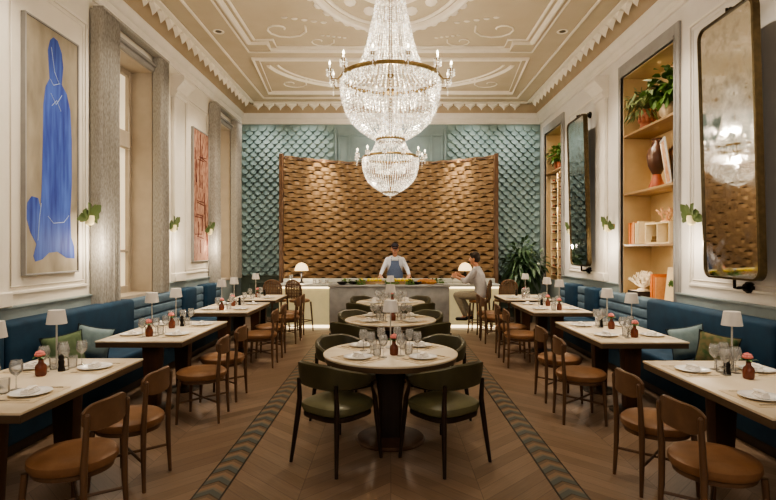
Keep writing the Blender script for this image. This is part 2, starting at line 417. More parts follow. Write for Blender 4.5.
# white panel mouldings and pilasters
def frame_yz(m, x, sgn, y0, y1, z0, z1, w=.035, t=.02):
    for (a, b, c, d) in ((y0, y1, z0, z0 + w), (y0, y1, z1 - w, z1), (y0, y0 + w, z0 + w, z1 - w), (y1 - w, y1, z0 + w, z1 - w)):
        xs = sorted((x, x - sgn * t)); m.box(xs[0], xs[1], a, b, c, d, .006, 1)
for sgn, nm in ((-1, 'trim_3'), (1, 'trim_4')):
    m = MB(); x = sgn * XW
    bays = [(4.0, 4.75), (5.08, 6.45), (9.55, 10.72)] if sgn < 0 else [(4.0, 4.6), (4.8, 6.55), (8.85, 9.0), (9.45, 10.95)]
    for a, b in bays:
        if b - a > .5: frame_yz(m, x, sgn, a, b, 1.22, 4.42)
        if b - a > .5: frame_yz(m, x, sgn, a + .07, b - .07, 1.29, 4.35, .015, .012)
    for a, b in ((8.95, 9.35), (4.78, 5.05)) if sgn < 0 else ((9.02, 9.42), (2.9, 3.3)):
        xs = sorted((x, x - sgn * .06)); m.box(xs[0], xs[1], a, b, 1.12, 4.3, .008, 1)
        xs = sorted((x, x - sgn * .09)); m.box(xs[0], xs[1], a - .03, b + .03, 1.115, 1.26, .01, 1)
        # scrolled capital
        c = (a + b) / 2; h = (b - a) / 2 + .04
        prof = [(0, 4.24), (.08, 4.25), (.10, 4.29), (.09, 4.34), (.13, 4.40), (.20, 4.47), (.24, 4.55), (.22, 4.60), (0, 4.61)]
        m.prism(prof, lambda p: Vector((x - sgn * p[0], c - h, p[1])), lambda p: Vector((x - sgn * p[0], c + h, p[1])))
        m.tube([(x - sgn * .19, c - h - .015, 4.53), (x - sgn * .19, c + h + .015, 4.53)], .055, 14)
        m.tube([(x - sgn * .09, c - h - .01, 4.32), (x - sgn * .09, c + h + .01, 4.32)], .035, 12)
    struct(m.build(nm, 'trim'))

# crown cornice: side walls and back wall
prof = [(0, 4.75), (.03, 4.75), (.045, 4.78), (.035, 4.80), (.05, 4.82), (.05, 4.87), (.075, 4.885), (.09, 4.91), (.12, 4.95), (.12, 5.0), (0, 5.0)]
cove = [(0, 5.0), (.12, 5.0), (.13, 5.06), (.17, 5.12), (.24, 5.165), (.30, 5.18), (.30, 5.2), (0, 5.2)]
for i, (pf, mt) in enumerate(((prof, 'trim'), (cove, 'cove'))):
    m = MB()
    for sgn in (-1, 1):
        m.prism(pf, lambda p: Vector((sgn * (XW - p[0]), YF, p[1])), lambda p: Vector((sgn * (XW - p[0]), YB - p[0], p[1])))
    m.prism(pf, lambda p: Vector((-(XW - p[0]), YB - p[0], p[1])), lambda p: Vector(((XW - p[0]), YB - p[0], p[1])))
    struct(m.build('trim_%d' % (5 + i), mt))
# leaf-edged moulding between cove and ceiling
m = MB()
def leaf_tooth(m, c, along, out):
    """hanging leaf: c at the ceiling line, along the run, out from the wall"""
    A = Vector(along); O = Vector(out); c = Vector(c)
    pr = [(-.125, 0), (-.12, -.05), (-.07, -.085), (-.03, -.12), (0, -.175), (.03, -.12), (.07, -.085), (.12, -.05), (.125, 0)]
    m.prism(pr, lambda p: c + A * p[0] + Vector((0, 0, p[1])), lambda p: c + A * p[0] * .8 + O * (.05 + .02 * (1 + p[1] * 5)) + Vector((0, 0, p[1] * .75)))
y = 3.0
while y < YB - .4:
    for sgn in (-1, 1): leaf_tooth(m, (sgn * (XW - .29), y, 5.19), (0, 1, 0), (-sgn, 0, 0))
    y += .27
x = -3.2
while x < 3.25:
    leaf_tooth(m, (x, YB - .29, 5.19), (1, 0, 0), (0, -1, 0)); x += .27
for sgn in (-1, 1):
    a, b = sorted((sgn * (XW - .34), sgn * (XW - .44))); m.box(a, b, YF, YB - .34, 5.165, 5.2, .01, 1)
m.box(-XW + .34, XW - .34, YB - .44, YB - .34, 5.165, 5.2, .01, 1)
struct(m.build('trim_7', 'ceiltrim'))

# raised plaster mouldings on the ceiling
def rect_frame(m, x0, x1, y0, y1, w=.06, t=.03, z=ZC):
    for (a, b, c, d) in ((x0, x1, y0, y0 + w), (x0, x1, y1 - w, y1), (x0, x0 + w, y0 + w, y1 - w), (x1 - w, x1, y0 + w, y1 - w)):
        m.box(a, b, c, d, z - t, z + .001, min(w, t) * .35, 1)
def path_mould(m, pts, r=.028, closed=False):
    r *= 1.35
    pts = [(p[0], p[1], ZC - .006) for p in pts]
    if closed: pts = pts + [pts[0], pts[1]]
    m.tube(pts, r, 8, cap=not closed)
m = MB()
rect_frame(m, -2.98, 2.98, 1.0, 12.35, .05, .03)
# large panel with stepped corners
def stepped(x, y0, y1, k):
    return [(-x + k, y0), (x - k, y0), (x - k, y0 + k), (x, y0 + k), (x, y1 - k), (x - k, y1 - k), (x - k, y1), (-x + k, y1), (-x + k, y1 - k), (-x, y1 - k), (-x, y0 + k), (-x + k, y0 + k)]
for off, r in ((0, .035), (.12, .018)):
    path_mould(m, stepped(2.42 - off, 2.0 + off, 9.35 - off, .32), r, True)
rect_frame(m, -2.55, 2.55, 1.9, 9.5, .035, .02)
# rear panel, trapezoid with sweeping arc
for off, r in ((0, .032), (.1, .016)):
    path_mould(m, [(-2.55 + off, 9.8 + off), (2.55 - off, 9.8 + off), (2.75 - off, 11.95 - off), (-2.75 + off, 11.95 - off)], r, True)
for rr, r in ((1.75, .03), (1.62, .016)):
    path_mould(m, [(1.35 * rr * math.cos(t), 9.95 + rr * math.sin(t)) for t in [PI * (.04 + .92 * i / 30) for i in range(31)]], r)
# medallion, oval
for a, b, r in ((1.16, 1.9, .05), (1.03, 1.74, .022), (.62, 1.0, .03)):
    path_mould(m, [(a * math.cos(2 * PI * i / 48), 6.6 + b * math.sin(2 * PI * i / 48)) for i in range(48)], r, True)
for i in range(44):
    t = 2 * PI * i / 44
    m.ball((1.24 * math.cos(t), 6.6 + 1.98 * math.sin(t), ZC - .01), (.075, .085, .035), 8, 4)
for i in range(16):
    t = 2 * PI * i / 16
    m.ball((.82 * math.cos(t), 6.6 + 1.36 * math.sin(t), ZC - .005), (.09, .15, .03), 8, 4)
# corner scrolls
def scroll(cx, cy, sx, sy, s=1.):
    pts = [(cx + sx * s * (.05 + .035 * k) * math.cos(k * .55), cy + sy * s * (.05 + .035 * k) * math.sin(k * .55)) for k in range(13)]
    path_mould(m, pts, .013 * s)
    for k in range(5):
        m.ball((cx + sx * s * (.15 + .16 * k), cy + sy * s * (.48 - .05 * k), ZC - .005), (.06 * s, .03 * s, .018), 8, 4)
for sx in (-1, 1):
    for (cx, cy, sy, s) in ((1.75, 8.5, -1, .9), (1.75, 2.9, 1, .9), (2.1, 11.3, -1, .7), (1.2, 9.0, -1, .55)):
        scroll(sx * cx, cy, -sx, sy, s)
struct(m.build('trim_8', 'ceiltrim'))

# floor inlays
for i, sgn in enumerate((-1, 1)):
    m = MB(); m.box(-.1, .1, -5.6, 5.4, 0, .003)
    struct(m.build('trim_%d' % (9 + i), 'inlay', loc=(sgn * 1.235, 5.0, 0), smooth=False))

# back wall: dado, smooth centre panelling and scalloped tile fields
m = MB()
m.box(-XW, XW, YB - .05, YB, 0, 1.0); m.box(-XW, XW, YB - .08, YB, 1.0, 1.06, .01, 1)
for a, b in ((-3.5, -2.55), (2.55, 3.5)):
    for (x0, x1, z0, z1) in ((a, b, .2, .24), (a, b, .82, .86), (a, a + .04, .24, .82), (b - .04, b, .24, .82)):
        m.box(x0, x1, YB - .07, YB - .04, z0, z1, .006, 1)
struct(m.build('baseboard_back', 'green_dado'))
m = MB()
for a, b in ((-1.3, -1.0), (-1.0, 1.0), (1.0, 1.3)):
    for (x0, x1, z0, z1) in ((a, b, 1.2, 1.25), (a, b, 4.45, 4.5), (a, a + .05, 1.25, 4.45), (b - .05, b, 1.25, 4.45)):
        m.box(x0, x1, YB - .03, YB, z0, z1, .008, 1)
m.box(-1.38, -1.32, YB - .06, YB, 1.06, 4.62, .01, 1); m.box(1.32, 1.38, YB - .06, YB, 1.06, 4.62, .01, 1)
struct(m.build('trim_11', 'teal_wall'))
m = MB()
def fish_scale(m, cx, cz, w):
    n = 9; y = YB
    base = [(cx - w * .9, cz + w * .55), (cx + w * .9, cz + w * .55)]
    W0 = w; w = w * .9
    arc = [(cx + w * math.cos(t), cz - w * 1.12 * math.sin(t)) for t in [PI * i / (n - 1) for i in range(n)]]
    ring = [base[1]] + arc + [base[0]]
    front = []; back = []
    for (x, z) in ring:
        k = (cz + w - z) / (2.1 * w)
        front.append(m.b.verts.new((x, y - .018 - .075 * k ** 1.5, z))); back.append(m.b.verts.new((x, y, z)))
    m.b.faces.new(front)
    L_ = len(ring)
    for i in range(L_): m.b.faces.new([front[i], front[(i + 1) % L_], back[(i + 1) % L_], back[i]])
w = .104
for side in (-1, 1):
    a_, b_ = sorted((side * 1.385, side * (XW - .002))); m.box(a_, b_, YB - .012, YB - .001, 1.07, 4.74)
    row = 0; z = 4.66
    while z > 1.1:
        n = 11
        for k in range(n + (row % 2 == 0)):
            cx = side * (1.39 + w + k * 2 * w + (w if row % 2 else 0) - (0 if row % 2 == 0 else 0))
            if abs(cx) + w < XW + .01: fish_scale(m, cx, z, w)
        row += 1; z -= w
struct(m.build('wall_tiles', 'scale_tile', smooth=False))

# ------------------------------------------------------------------ windows, curtains
for i, (a, b) in enumerate(WIN):
    xo = -XW - .38
    m = MB()
    m.box(xo - .04, xo, a, b, WZ0, WZ1)
    gl = m.build('window_glass', 'windowglow', smooth=False)
    m = MB(); fr = .11
    m.box(xo, xo + .06, a, a + fr, WZ0, WZ1, .008, 1); m.box(xo, xo + .06, b - fr, b, WZ0, WZ1, .008, 1)
    m.box(xo, xo + .06, a + fr, b - fr, WZ1 - fr, WZ1, .008, 1); m.box(xo, xo + .06, a + fr, b - fr, WZ0, WZ0 + fr, .008, 1)
    m.box(xo, xo + .08, a + fr, b - fr, 3.2, 3.46, .01, 1); m.box(xo, xo + .05, a + fr, b - fr, 1.62, 1.66, .005, 1)
    # reveals
    m.box(xo, -XW - .002, a - .001, a + .02, WZ0, WZ1); m.box(xo, -XW - .002, b - .02, b + .001, WZ0, WZ1)
    m.box(xo, -XW - .002, a, b, WZ1 - .02, WZ1 + .001); m.box(xo, -XW + .03, a, b, WZ0 - .03, WZ0 + .01)
    f = m.build('window_%d' % (i + 1), 'window_frame'); struct(f); gl.parent = f
    m = MB()
    m.box(-XW - .02, -XW + .05, a - .02, b + .02, WZ1 - .01, WZ1 + .06, .01, 1)
    m.box(-XW - .02, -XW + .09, a - .02, b + .02, WZ1 + .06, WZ1 + .10, .01, 1)
    struct(m.build('trim_%d' % (12 + i), 'grey_frame'))

def curtain_mesh(y0, y1, depth=.15, z0=.99, z1=4.63):
    m = MB(); n = 56; x0 = -XW + .02
    pts = []
    for k in range(n + 1):
        t = k / n; y = y0 + (y1 - y0) * t
        pts.append((x0 + depth * .62 + depth * .38 * math.sin(t * PI * 2 * (7 if y1 - y0 > .4 else 5)), y))
    rows = []
    for j, z in enumerate((z0, 2.2, 3.4, z1)):
        rows.append([m.b.verts.new((p[0] + .008 * math.sin(j * 2 + i * .4), p[1], z)) for i, p in enumerate(pts)])
    back = [[m.b.verts.new((x0, pts[0][1], z)), m.b.verts.new((x0, pts[-1][1], z))] for z in (z0, 2.2, 3.4, z1)]
    for a, b, c, d in zip(rows, rows[1:], back, back[1:]):
        for i in range(n): m.b.faces.new([a[i], a[i + 1], b[i + 1], b[i]])
        m.b.faces.new([c[0], a[0], b[0], d[0]]); m.b.faces.new([a[-1], c[1], d[1], b[-1]])
    return m
cl = [(6.5, 6.97, 'nearer the blue figure painting', 'front window'), (8.2, 8.5, 'on the far side', 'front window'),
      (10.74, 11.08, 'beside the red painting', 'rear window'), (12.2, 12.62, 'near the tiled back wall', 'rear window')]
for a, b, wh, win in cl:
    o = curtain_mesh(a, b).build('curtain', 'curtain')
    tag(o, 'grey woven full-length curtain of the %s, %s' % (win, wh), 'curtain', 'grey window curtains')
for a, b, w_ in ((6.5, 8.5, 'front'), (10.74, 12.62, 'rear')):
    m = MB(); m.box(-XW + .03, -XW + .17, a + .02, b - .02, 4.63, 4.67, .008, 1)
    tag(m.build('curtain_rail', 'curtain'), 'grey covered rail above the curtains of the %s window' % w_, 'curtain rail')

# ------------------------------------------------------------------ niches
SH = [3.42, 2.51, 1.71]
for i, (a, b) in enumerate(NIC):
    m = MB(); xb = XW + .44
    m.box(xb, xb + .02, a, b, NZ0, NZ1)
    m.box(XW + .002, xb, a, a + .012, NZ0, NZ1); m.box(XW + .002, xb, b - .012, b, NZ0, NZ1)
    m.box(XW + .002, xb, a, b, NZ1 - .012, NZ1); m.box(XW + .002, xb, a, b, NZ0, NZ0 + .02)
    struct(m.build('wall_niche', 'niche', smooth=False))
    m = MB(); w = .1
    z1 = NZ1 + .2
    for (c, d, e, f, t) in ((a - w, a, 1.11, z1, .04), (b, b + w, 1.11, z1, .04), (a, b, NZ1, z1, .04), (a - w * .3, a, NZ0, NZ1, .055), (b, b + w * .3, NZ0, NZ1, .055), (a, b, NZ1, NZ1 + .05, .055)):
        m.box(XW - t, XW, c, d, e, f, .006, 1)
    struct(m.build('trim_%d' % (14 + i), 'grey_frame'))
    for k, z in enumerate(SH if i == 0 else SH[:1]):
        m = MB(); m.box(XW - .01, xb, a + .012, b - .012, z, z + .035, .004, 1)
        tag(m.build('shelf', 'shelfwood'), '%s oak shelf in the %s lit wall niche' % (('top', 'middle', 'lower')[k], ('front', 'rear')[i]), 'shelf', 'niche shelves')

# ------------------------------------------------------------------ lattice screen
LX = 2.40
def arc_y(x): return 12.93 - 1.05 * (x / LX) ** 2
t = thing('woven_screen', 'tall curved screen of woven oak slats behind the chef counter', 'screen', (-.04, 12.9, 0))
m = MB(); n = 40
def band(m, z0, z1, off, thick, x0=-LX, x1=LX, n=40, fn=None, gap=None):
    rows = []
    for i in range(n + 1):
        x = x0 + (x1 - x0) * i / n; y = arc_y(x) - 12.9 + off + (fn(x) if fn else 0)
        g = gap(x) if gap else 0
        rows.append([m.b.verts.new((x, y, z0 + g)), m.b.verts.new((x, y, z1)), m.b.verts.new((x, y + thick, z1)), m.b.verts.new((x, y + thick, z0 + g))])
    for a, c in zip(rows, rows[1:]):
        for k in range(4): m.b.faces.new([a[k], c[k], c[(k + 1) % 4], a[(k + 1) % 4]])
    m.b.faces.new(rows[0]); m.b.faces.new(rows[-1][::-1])
band(m, 0, 3.74, .12, .02)
m.build('gap_shade_sheet', 'lattice_shade', t)  # dark sheet added behind the slats so the gaps read as shade
m = MB(); z = .02; j = 0; hs = .094
while z < 3.7:
    ph = j * (PI + .42)
    band(m, z + .002, z + hs - .002, 0, .016, n=240, fn=lambda x: .045 * math.sin(2 * PI * x / .35 + ph), gap=lambda x: .042 * max(0, math.sin(2 * PI * x / .35 + ph)) ** .9)
    z += hs; j += 1
m.build('slat_weave', 'lattice', t)
for sgn in (-1, 1):
    m = MB(); m.box(sgn * LX - .045, sgn * LX + .045, arc_y(LX) - 12.9 - .08, arc_y(LX) - 12.9 + .09, 0, 3.8, .01, 1)
    m.build('post', 'walnut', t)
m = MB(); band(m, 3.72, 3.76, -.04, .1); m.build('top_rail', 'walnut', t)

# ------------------------------------------------------------------ banquettes
def banquette(sgn, label):
    t = thing('banquette', label, 'banquette', (sgn * 3.3, 6.6, 0))
    T = lambda x: sgn * x - sgn * 3.3
    def bx(m, x0, x1, y0, y1, z0, z1, bev): 
        a, b = sorted((T(x0), T(x1))); m.box(a, b, y0 - 6.6, y1 - 6.6, z0, z1, bev, 3)
    Y0, Y1 = 2.35, 11.0
    m = MB(); bx(m, 3.67, 3.06, Y0, Y1, 0, .1, .005); m.build('plinth', 'darkwood', t)
    m = MB(); bx(m, 3.67, 3.02, Y0, Y1, .1, .33, .015); m.build('base', 'velvet', t)
    for a, b in ((Y0, 4.75), (4.76, 7.15), (7.16, 9.1), (9.11, Y1)):
        m = MB(); bx(m, 3.5, 2.97, a, b, .33, .47, .035); m.build('seat_cushion', 'velvet', t)
    for a, b in ((Y0, 4.75), (4.76, 7.15), (8.92, 9.45), (9.95, 10.5)):
        m = MB(); bx(m, 3.66, 3.44, a, b, .40, 1.0, .05); m.build('tall_back', 'velvet', t)
    for a, b in ((7.16, 8.91), (9.46, 9.94), (10.51, Y1)):
        m = MB()
        for k in range(4): bx(m, 3.66, 3.5, a, b, .42 + k * .14, .42 + k * .14 + .138, .03)
        o = m.build('channelled_back', 'slate', t); o['label'] = 'slate blue back with horizontal channels'
    return t
banquette(-1, 'long teal velvet banquette under the windows and blue painting')
banquette(1, 'long teal velvet banquette under the wall mirrors and shelf niche')

def cushion(name, label, loc, rot, m_, s=.38):
    m = MB(); n = 12; top = []; bot = []
    for i in range(n + 1):
        a = []; b = []
        for j in range(n + 1):
            u = i / n * 2 - 1; v = j / n * 2 - 1
            h = .075 * ((1 - u ** 4) * (1 - v ** 4)) ** .6
            pin = 1 - .10 * (1 - u * u) * (abs(v)) ; pin2 = 1 - .10 * (1 - v * v) * abs(u)
            x = u * s / 2 * pin2; z = v * s / 2 * pin
            a.append(m.b.verts.new((x, -h, z)))
            b.append(a[-1] if i in (0, n) or j in (0, n) else m.b.verts.new((x, h, z)))
        top.append(a); bot.append(b)
    for i in range(n):
        for j in range(n):
            m.b.faces.new([top[i][j], top[i + 1][j], top[i + 1][j + 1], top[i][j + 1]])
            f = [bot[i][j], bot[i][j + 1], bot[i + 1][j + 1], bot[i + 1][j]]
            m.b.faces.new(f)
    o = m.build(name, m_, loc=loc, rot=rot)
    tag(o, label, 'cushion', 'scatter cushions on the banquettes')
    m = MB(); k = s / 2
    pts = []
    for (a, b) in (((-1, -1), (1, -1)), ((1, -1), (1, 1)), ((1, 1), (-1, 1)), ((-1, 1), (-1, -1))):
        for q in range(8):
            f = q / 8; u = a[0] + (b[0] - a[0]) * f; v = a[1] + (b[1] - a[1]) * f
            pts.append((u * k * (1 - .1 * (1 - v * v) * abs(u)), 0, v * k * (1 - .1 * (1 - u * u) * abs(v))))
    m.tube(pts + pts[:2], .007, 6, cap=False, up=(0, 1, 0)); m.build('piping', 'piping', o)
    return o
for sgn in (-1, 1):
    sd = 'window-side' if sgn < 0 else 'mirror-side'
    cushion('cushion', ('plain green' if sgn < 0 else 'leaf-printed green') + ' square cushion on the %s banquette' % sd, (sgn * 3.2, 5.2, .66), (R(-16), R(10 * sgn), R(-sgn * 32)), 'pillow_green' if sgn < 0 else 'pillow_print', .36)
    cushion('cushion', 'grey-blue square cushion behind the green one on the %s banquette' % sd, (sgn * 3.2, 5.7, .66), (R(-16), R(-14 * sgn), R(-sgn * 30)), 'pillow_grey', .36)

# ------------------------------------------------------------------ tables
def side_table(L_, label, loc):
    t = thing('dining_table', label, 'table', loc, 0, 'banquette tables')
    m = MB(); m.box(-.43, .43, -L_ / 2, L_ / 2, .748, .765, .004, 2); m.build('tabletop', 'tabletop', t)
    m = MB(); m.box(-.425, .425, -L_ / 2 + .005, L_ / 2 - .005, .70, .748, .004, 1); m.build('apron', 'tableedge', t)
    ys = (-.4, .4) if L_ > 1.2 else (-.25, .25)
    for y in ys:
        m = MB(); m.prism([(-.075, -.06), (.075, -.06), (.09, 0), (.075, .06), (-.075, .06), (-.09, 0)], lambda p: Vector((p[0] * .85, y + p[1] * .85, .03)), lambda p: Vector((p[0] * 1.15, y + p[1] * 1.15, .70)))
        p_ = m.build('pedestal', 'pedestal', t)
        m = MB(); m.lathe([(0, 0), (.2, 0), (.205, .008), (.19, .02), (.09, .035), (.07, .05), (0, .05)], (0, y, 0), 28); m.build('base', 'darkwood', t)
    return t
TN = ['front', 'second', 'third', 'rear']
DYR = (-.09, -.06, 0, 0)
TY = [3.66, 5.93, 8.29, 9.97]; TL = [1.46, 1.46, 1.42, 1.08]
protoL = None
for sgn in (-1, 1):
    sd = 'window-side' if sgn < 0 else 'mirror-side'
    for i in range(4):
        side_table(TL[i], '%s table of the %s row, pale oak top on two pedestals' % (TN[i], sd), (sgn * 2.475, TY[i] + (DYR[i] if sgn > 0 else 0), 0))

RY = [4.66, 6.85, 9.1]; RN = ['front', 'middle', 'rear']
def round_table():
    t = thing('round_table', 'x', 'table', (0, 0, 0), 0, 'round centre tables')
    m = MB(); m.lathe([(0, .745), (.575, .745), (.586, .748), (.588, .76), (.582, .765), (0, .765)], n=64); m.build('tabletop', 'roundtop', t)
    m = MB(); m.lathe([(0, .70), (.555, .70), (.575, .706), (.58, .745), (0, .745)], n=64); m.build('apron', 'tableedge', t)
    m = MB(); m.prism([(-.1, -.07), (-.07, -.1), (.07, -.1), (.1, -.07), (.1, .07), (.07, .1), (-.07, .1), (-.1, .07)], lambda p: Vector((p[0], p[1], .04)), lambda p: Vector((p[0] * 1.05, p[1] * 1.05, .70)))
    m.build('pedestal', 'darkwood', t)
    m = MB(); m.lathe([(0, 0), (.3, 0), (.305, .01), (.29, .028), (.14, .045), (0, .05)], n=40); m.build('base', 'pedestal', t)
    return t
P = Proto(round_table())
for y, n_ in zip(RY, RN): P((0, y, 0), 0, '%s round pale oak table down the centre aisle' % n_, 'round centre tables')

# ------------------------------------------------------------------ chairs
def dining_chair():
    t = thing('dining_chair', 'x', 'chair')
    m = MB(); m.lathe([(0, .405), (.2, .405), (.232, .413), (.243, .435), (.24, .462), (.22, .48), (.12, .489), (0, .491)], n=36, sy=.98); m.build('seat', 'tan', t)
    m = MB(); m.lathe([(.0, .375), (.205, .375), (.215, .38), (.215, .405), (0, .405)], n=36); m.build('seat_frame', 'walnut', t)
    for sx in (-1, 1):
        m = MB(); m.tube([(sx * .205, .175, 0), (sx * .195, .165, .25), (sx * .185, .155, .41)], [.0125, .018, .019], 10); m.build('leg', 'walnut', t)
        m = MB(); m.tube([(sx * .185, -.215, 0), (sx * .175, -.205, .25), (sx * .172, -.205, .45), (sx * .172, -.225, .74)], [.0125, .018, .02, .015], 10)
        m.ball((sx * .172, -.2255, .745), .0155, 8, 6); m.build('leg', 'walnut', t)
    m = MB()
    for sx in (-1, 1):
        m.tube([(sx * .2, .168, .2), (0, -.02, .2), (-sx * .18, -.207, .2)], .01, 8)
    m.build('stretcher', 'walnut', t)
    # curved backrest
    m = MB(); n = 18; rows = []
    for i in range(n + 1):
        u = i / n * 2 - 1; a = u * R(36); rr = .30
        x = rr * math.sin(a) * 1.02; y = -.245 + rr * (1 - math.cos(a)) * .8
        e = (1 - abs(u) ** 5)
        h0 = .715 - .068 * (.35 + .65 * e); h1 = .735 + .07 * (.30 + .70 * e) 
        th = .013
        nx, ny = math.sin(a), -math.cos(a)
        ring = []
        for (dz, dt) in ((h0, -th), (h0, th), ((h0 * .5 + h1 * .5), th * 1.5), (h1, th + .006), (h1 + .006, 0), (h1, -th), ((h0 + h1) / 2, -th)):
            ring.append(m.b.verts.new((x - nx * dt, y - ny * dt, dz)))
        rows.append(ring)
    k = len(rows[0])
    for a, c in zip(rows, rows[1:]):
        for q in range(k): m.b.faces.new([a[q], c[q], c[(q + 1) % k], a[(q + 1) % k]])
    m.b.faces.new(rows[0]); m.b.faces.new(rows[-1][::-1])
    m.build('backrest', 'chairback', t)
    return t
P = Proto(dining_chair())
CY = [(3.13, 3.83), (5.25, 5.97), (7.6, 8.3), (9.5, 10.1)]
for sgn in (-1, 1):
    sd = 'window-side' if sgn < 0 else 'mirror-side'
    for i in range(4):
        for k, y in enumerate(CY[i]):
            ro = R(90 if sgn < 0 else -90) + R([(-9, -4), (3, -2), (2, 4), (-3, 2)][i][k] * -sgn)
            P((sgn * (1.87 + (.02 if k else 0)), y + (DYR[i] * .7 if sgn > 0 else 0), 0), ro, '%s walnut chair with round tan seat at the %s table of the %s row' % (('nearer', 'farther')[k], TN[i], sd), 'walnut chairs at the banquette tables')

def tub_chair():
    t = thing('tub_chair', 'x', 'armchair')
    m = MB()
    n = 28; rows = []
    prof = [(.215, .20, .44, .655), (0, 0, 0, 0)]
    # seat cushion: rounded square
    def rsq(r, p=3.2, n=32, sy=1.): 
        o = []
        for i in range(n):
            a = 2 * PI * i / n; c, s_ = math.cos(a), math.sin(a)
            k = (abs(c) ** p + abs(s_) ** p) ** (-1 / p); o.append((r * k * c, r * k * s_ * sy))
        return o
    rings = []
    for r, z in ((.20, .405), (.242, .415), (.252, .44), (.245, .468), (.215, .487), (.12, .496)):
        rings.append([m.b.verts.new((x, y, z)) for x, y in rsq(r)])
    for a, b in zip(rings, rings[1:]):
        for i in range(32): m.b.faces.new([a[i], a[(i + 1) % 32], b[(i + 1) % 32], b[i]])
    m.b.faces.new(rings[0][::-1]); m.b.faces.new(rings[-1])
    m.build('seat', 'olive_seat', t)
    m = MB(); rings = []
    for r, z in ((.225, .365), (.235, .37), (.235, .405)):
        rings.append([m.b.verts.new((x, y, z)) for x, y in rsq(r)])
    for a, b in zip(rings, rings[1:]):
        for i in range(32): m.b.faces.new([a[i], a[(i + 1) % 32], b[(i + 1) % 32], b[i]])
    m.b.faces.new(rings[0][::-1]); m.b.faces.new(rings[-1]); m.build('seat_frame', 'darkwood', t)
    # wrap-round upholstered back
    m = MB(); n = 40; rows = []
    for i in range(n + 1):
        u = i / n * 2 - 1
        a = u * R(118)
        k = (abs(math.sin(a)) ** 2.6 + abs(math.cos(a)) ** 2.6) ** (-1 / 2.6)
        rr = .252 * k
        x = rr * math.sin(a); y = -rr * math.cos(a) * .98
        fl = max(0, abs(u) - .22) / .78
        e = (1 - max(0, abs(u) - .93) / .07 * .5)
        z0 = .612 + .0 * fl; z1 = .812 - .122 * fl
        zc = (z0 + z1) / 2; z0 = zc - (zc - z0) * e; z1 = zc + (z1 - zc) * e
        nx, ny = math.sin(a), -math.cos(a); th = .021
        lean = .03
        ring = []
        for (zz, dt) in ((z0, 0), (z0 + .012, th), (zc, th + .004), (z1 - .012, th), (z1, 0), (z1 - .012, -th), (zc, -th), (z0 + .012, -th)):
            off = dt + lean * (zz - z0) / .2 * (1 - fl)
            ring.append(m.b.verts.new((x + nx * off, y + ny * off, zz)))
        rows.append(ring)
    k = 8
    for a, c in zip(rows, rows[1:]):
        for q in range(k): m.b.faces.new([a[q], c[q], c[(q + 1) % k], a[(q + 1) % k]])
    m.b.faces.new(rows[0]); m.b.faces.new(rows[-1][::-1])
    m.build('backrest', 'olive', t)
    for sx in (-1, 1):
        m = MB(); m.tube([(sx * .25, -.265, 0), (sx * .215, -.225, .37), (sx * .205, -.215, .5), (sx * .205, -.225, .66)], [.0135, .021, .02, .014], 10); m.build('leg', 'darkwood', t)
        m = MB(); m.tube([(sx * .245, .245, 0), (sx * .225, .21, .37), (sx * .235, .18, .5), (sx * .252, .11, .64)], [.0135, .021, .02, .014], 10); m.build('leg', 'darkwood', t)
    return t
P = Proto(tub_chair())
for y, n_ in zip(RY, RN):
    for sx in (-1, 1):
        for sy in (-1, 1):
            ang = math.atan2(-sx * .44 * -1, 0)  # placeholder
            cx, cy = sx * .42, y + sy * .45
            face = math.atan2(y - cy, 0 - cx) - PI / 2
            P((cx, cy, 0), face + R(sx * sy * 4), 'olive leather tub chair at the %s round table, %s and %s' % (n_, 'nearer the camera' if sy < 0 else 'beyond the table', 'window side' if sx < 0 else 'mirror side'), 'olive tub chairs at the round tables')

def bar_stool():
    t = thing('bar_stool', 'x', 'stool')
    m = MB(); m.lathe([(0, .60), (.19, .60), (.205, .61), (.205, .64), (.18, .66), (0, .665)], n=28); m.build('seat', 'tan', t)
    for sx in (-1, 1):
        m = MB(); m.tube([(sx * .2, .19, 0), (sx * .165, .15, .6)], [.013, .018], 8); m.build('leg', 'walnut', t)
        m = MB(); m.tube([(sx * .2, -.2, 0), (sx * .17, -.165, .6), (sx * .17, -.19, .8)], [.013, .018, .015], 8); m.build('leg', 'walnut', t)
    m = MB()
    P4 = [(-.19, -.185, .22), (.19, -.185, .22), (.19, .178, .22), (-.19, .178, .22)]
    for a, b in zip(P4, P4[1:] + P4[:1]): m.tube([a, b], .01, 8)
    m.build('footrest', 'walnut', t)
    # tall arched cane back
    m = MB(); pts = [(-.185, -.18, .66), (-.19, -.19, .86)]
    for i in range(11):
        a = PI - PI * i / 10; pts.append((.19 * math.cos(a), -.2 - .02 * math.sin(a), .9 + .15 * math.sin(a)))
    pts += [(.19, -.19, .86), (.185, -.18, .66)]
    m.tube(pts, .017, 8); m.build('back_frame', 'walnut', t)
    m = MB()
    for i in range(9):
        x = -.16 + .04 * i
        zt = .9 + .15 * math.sqrt(max(0, 1 - (x / .19) ** 2))
        m.box(x - .014, x + .014, -.21, -.2, .68, zt)
    for k in range(5): m.box(-.18, .18, -.206, -.196, .72 + k * .06, .735 + k * .06)
    o = m.build('cane_panel', 'walnut', t)
    return t
P = Proto(bar_stool())
P((-1.84, 10.72, 0), R(-28), 'cane-backed bar stool at the left wing of the counter, below the dome lamp', 'bar stools at the counter')
P((-2.32, 10.8, 0), R(-12), 'outer cane-backed bar stool at the left end of the counter', 'bar stools at the counter')
P((1.78, 10.62, 0), R(70), 'cane-backed bar stool the seated guest in grey sits on', 'bar stools at the counter')
P((2.32, 10.8, 0), R(12), 'empty cane-backed bar stool behind the seated guest, near the potted palm', 'bar stools at the counter')

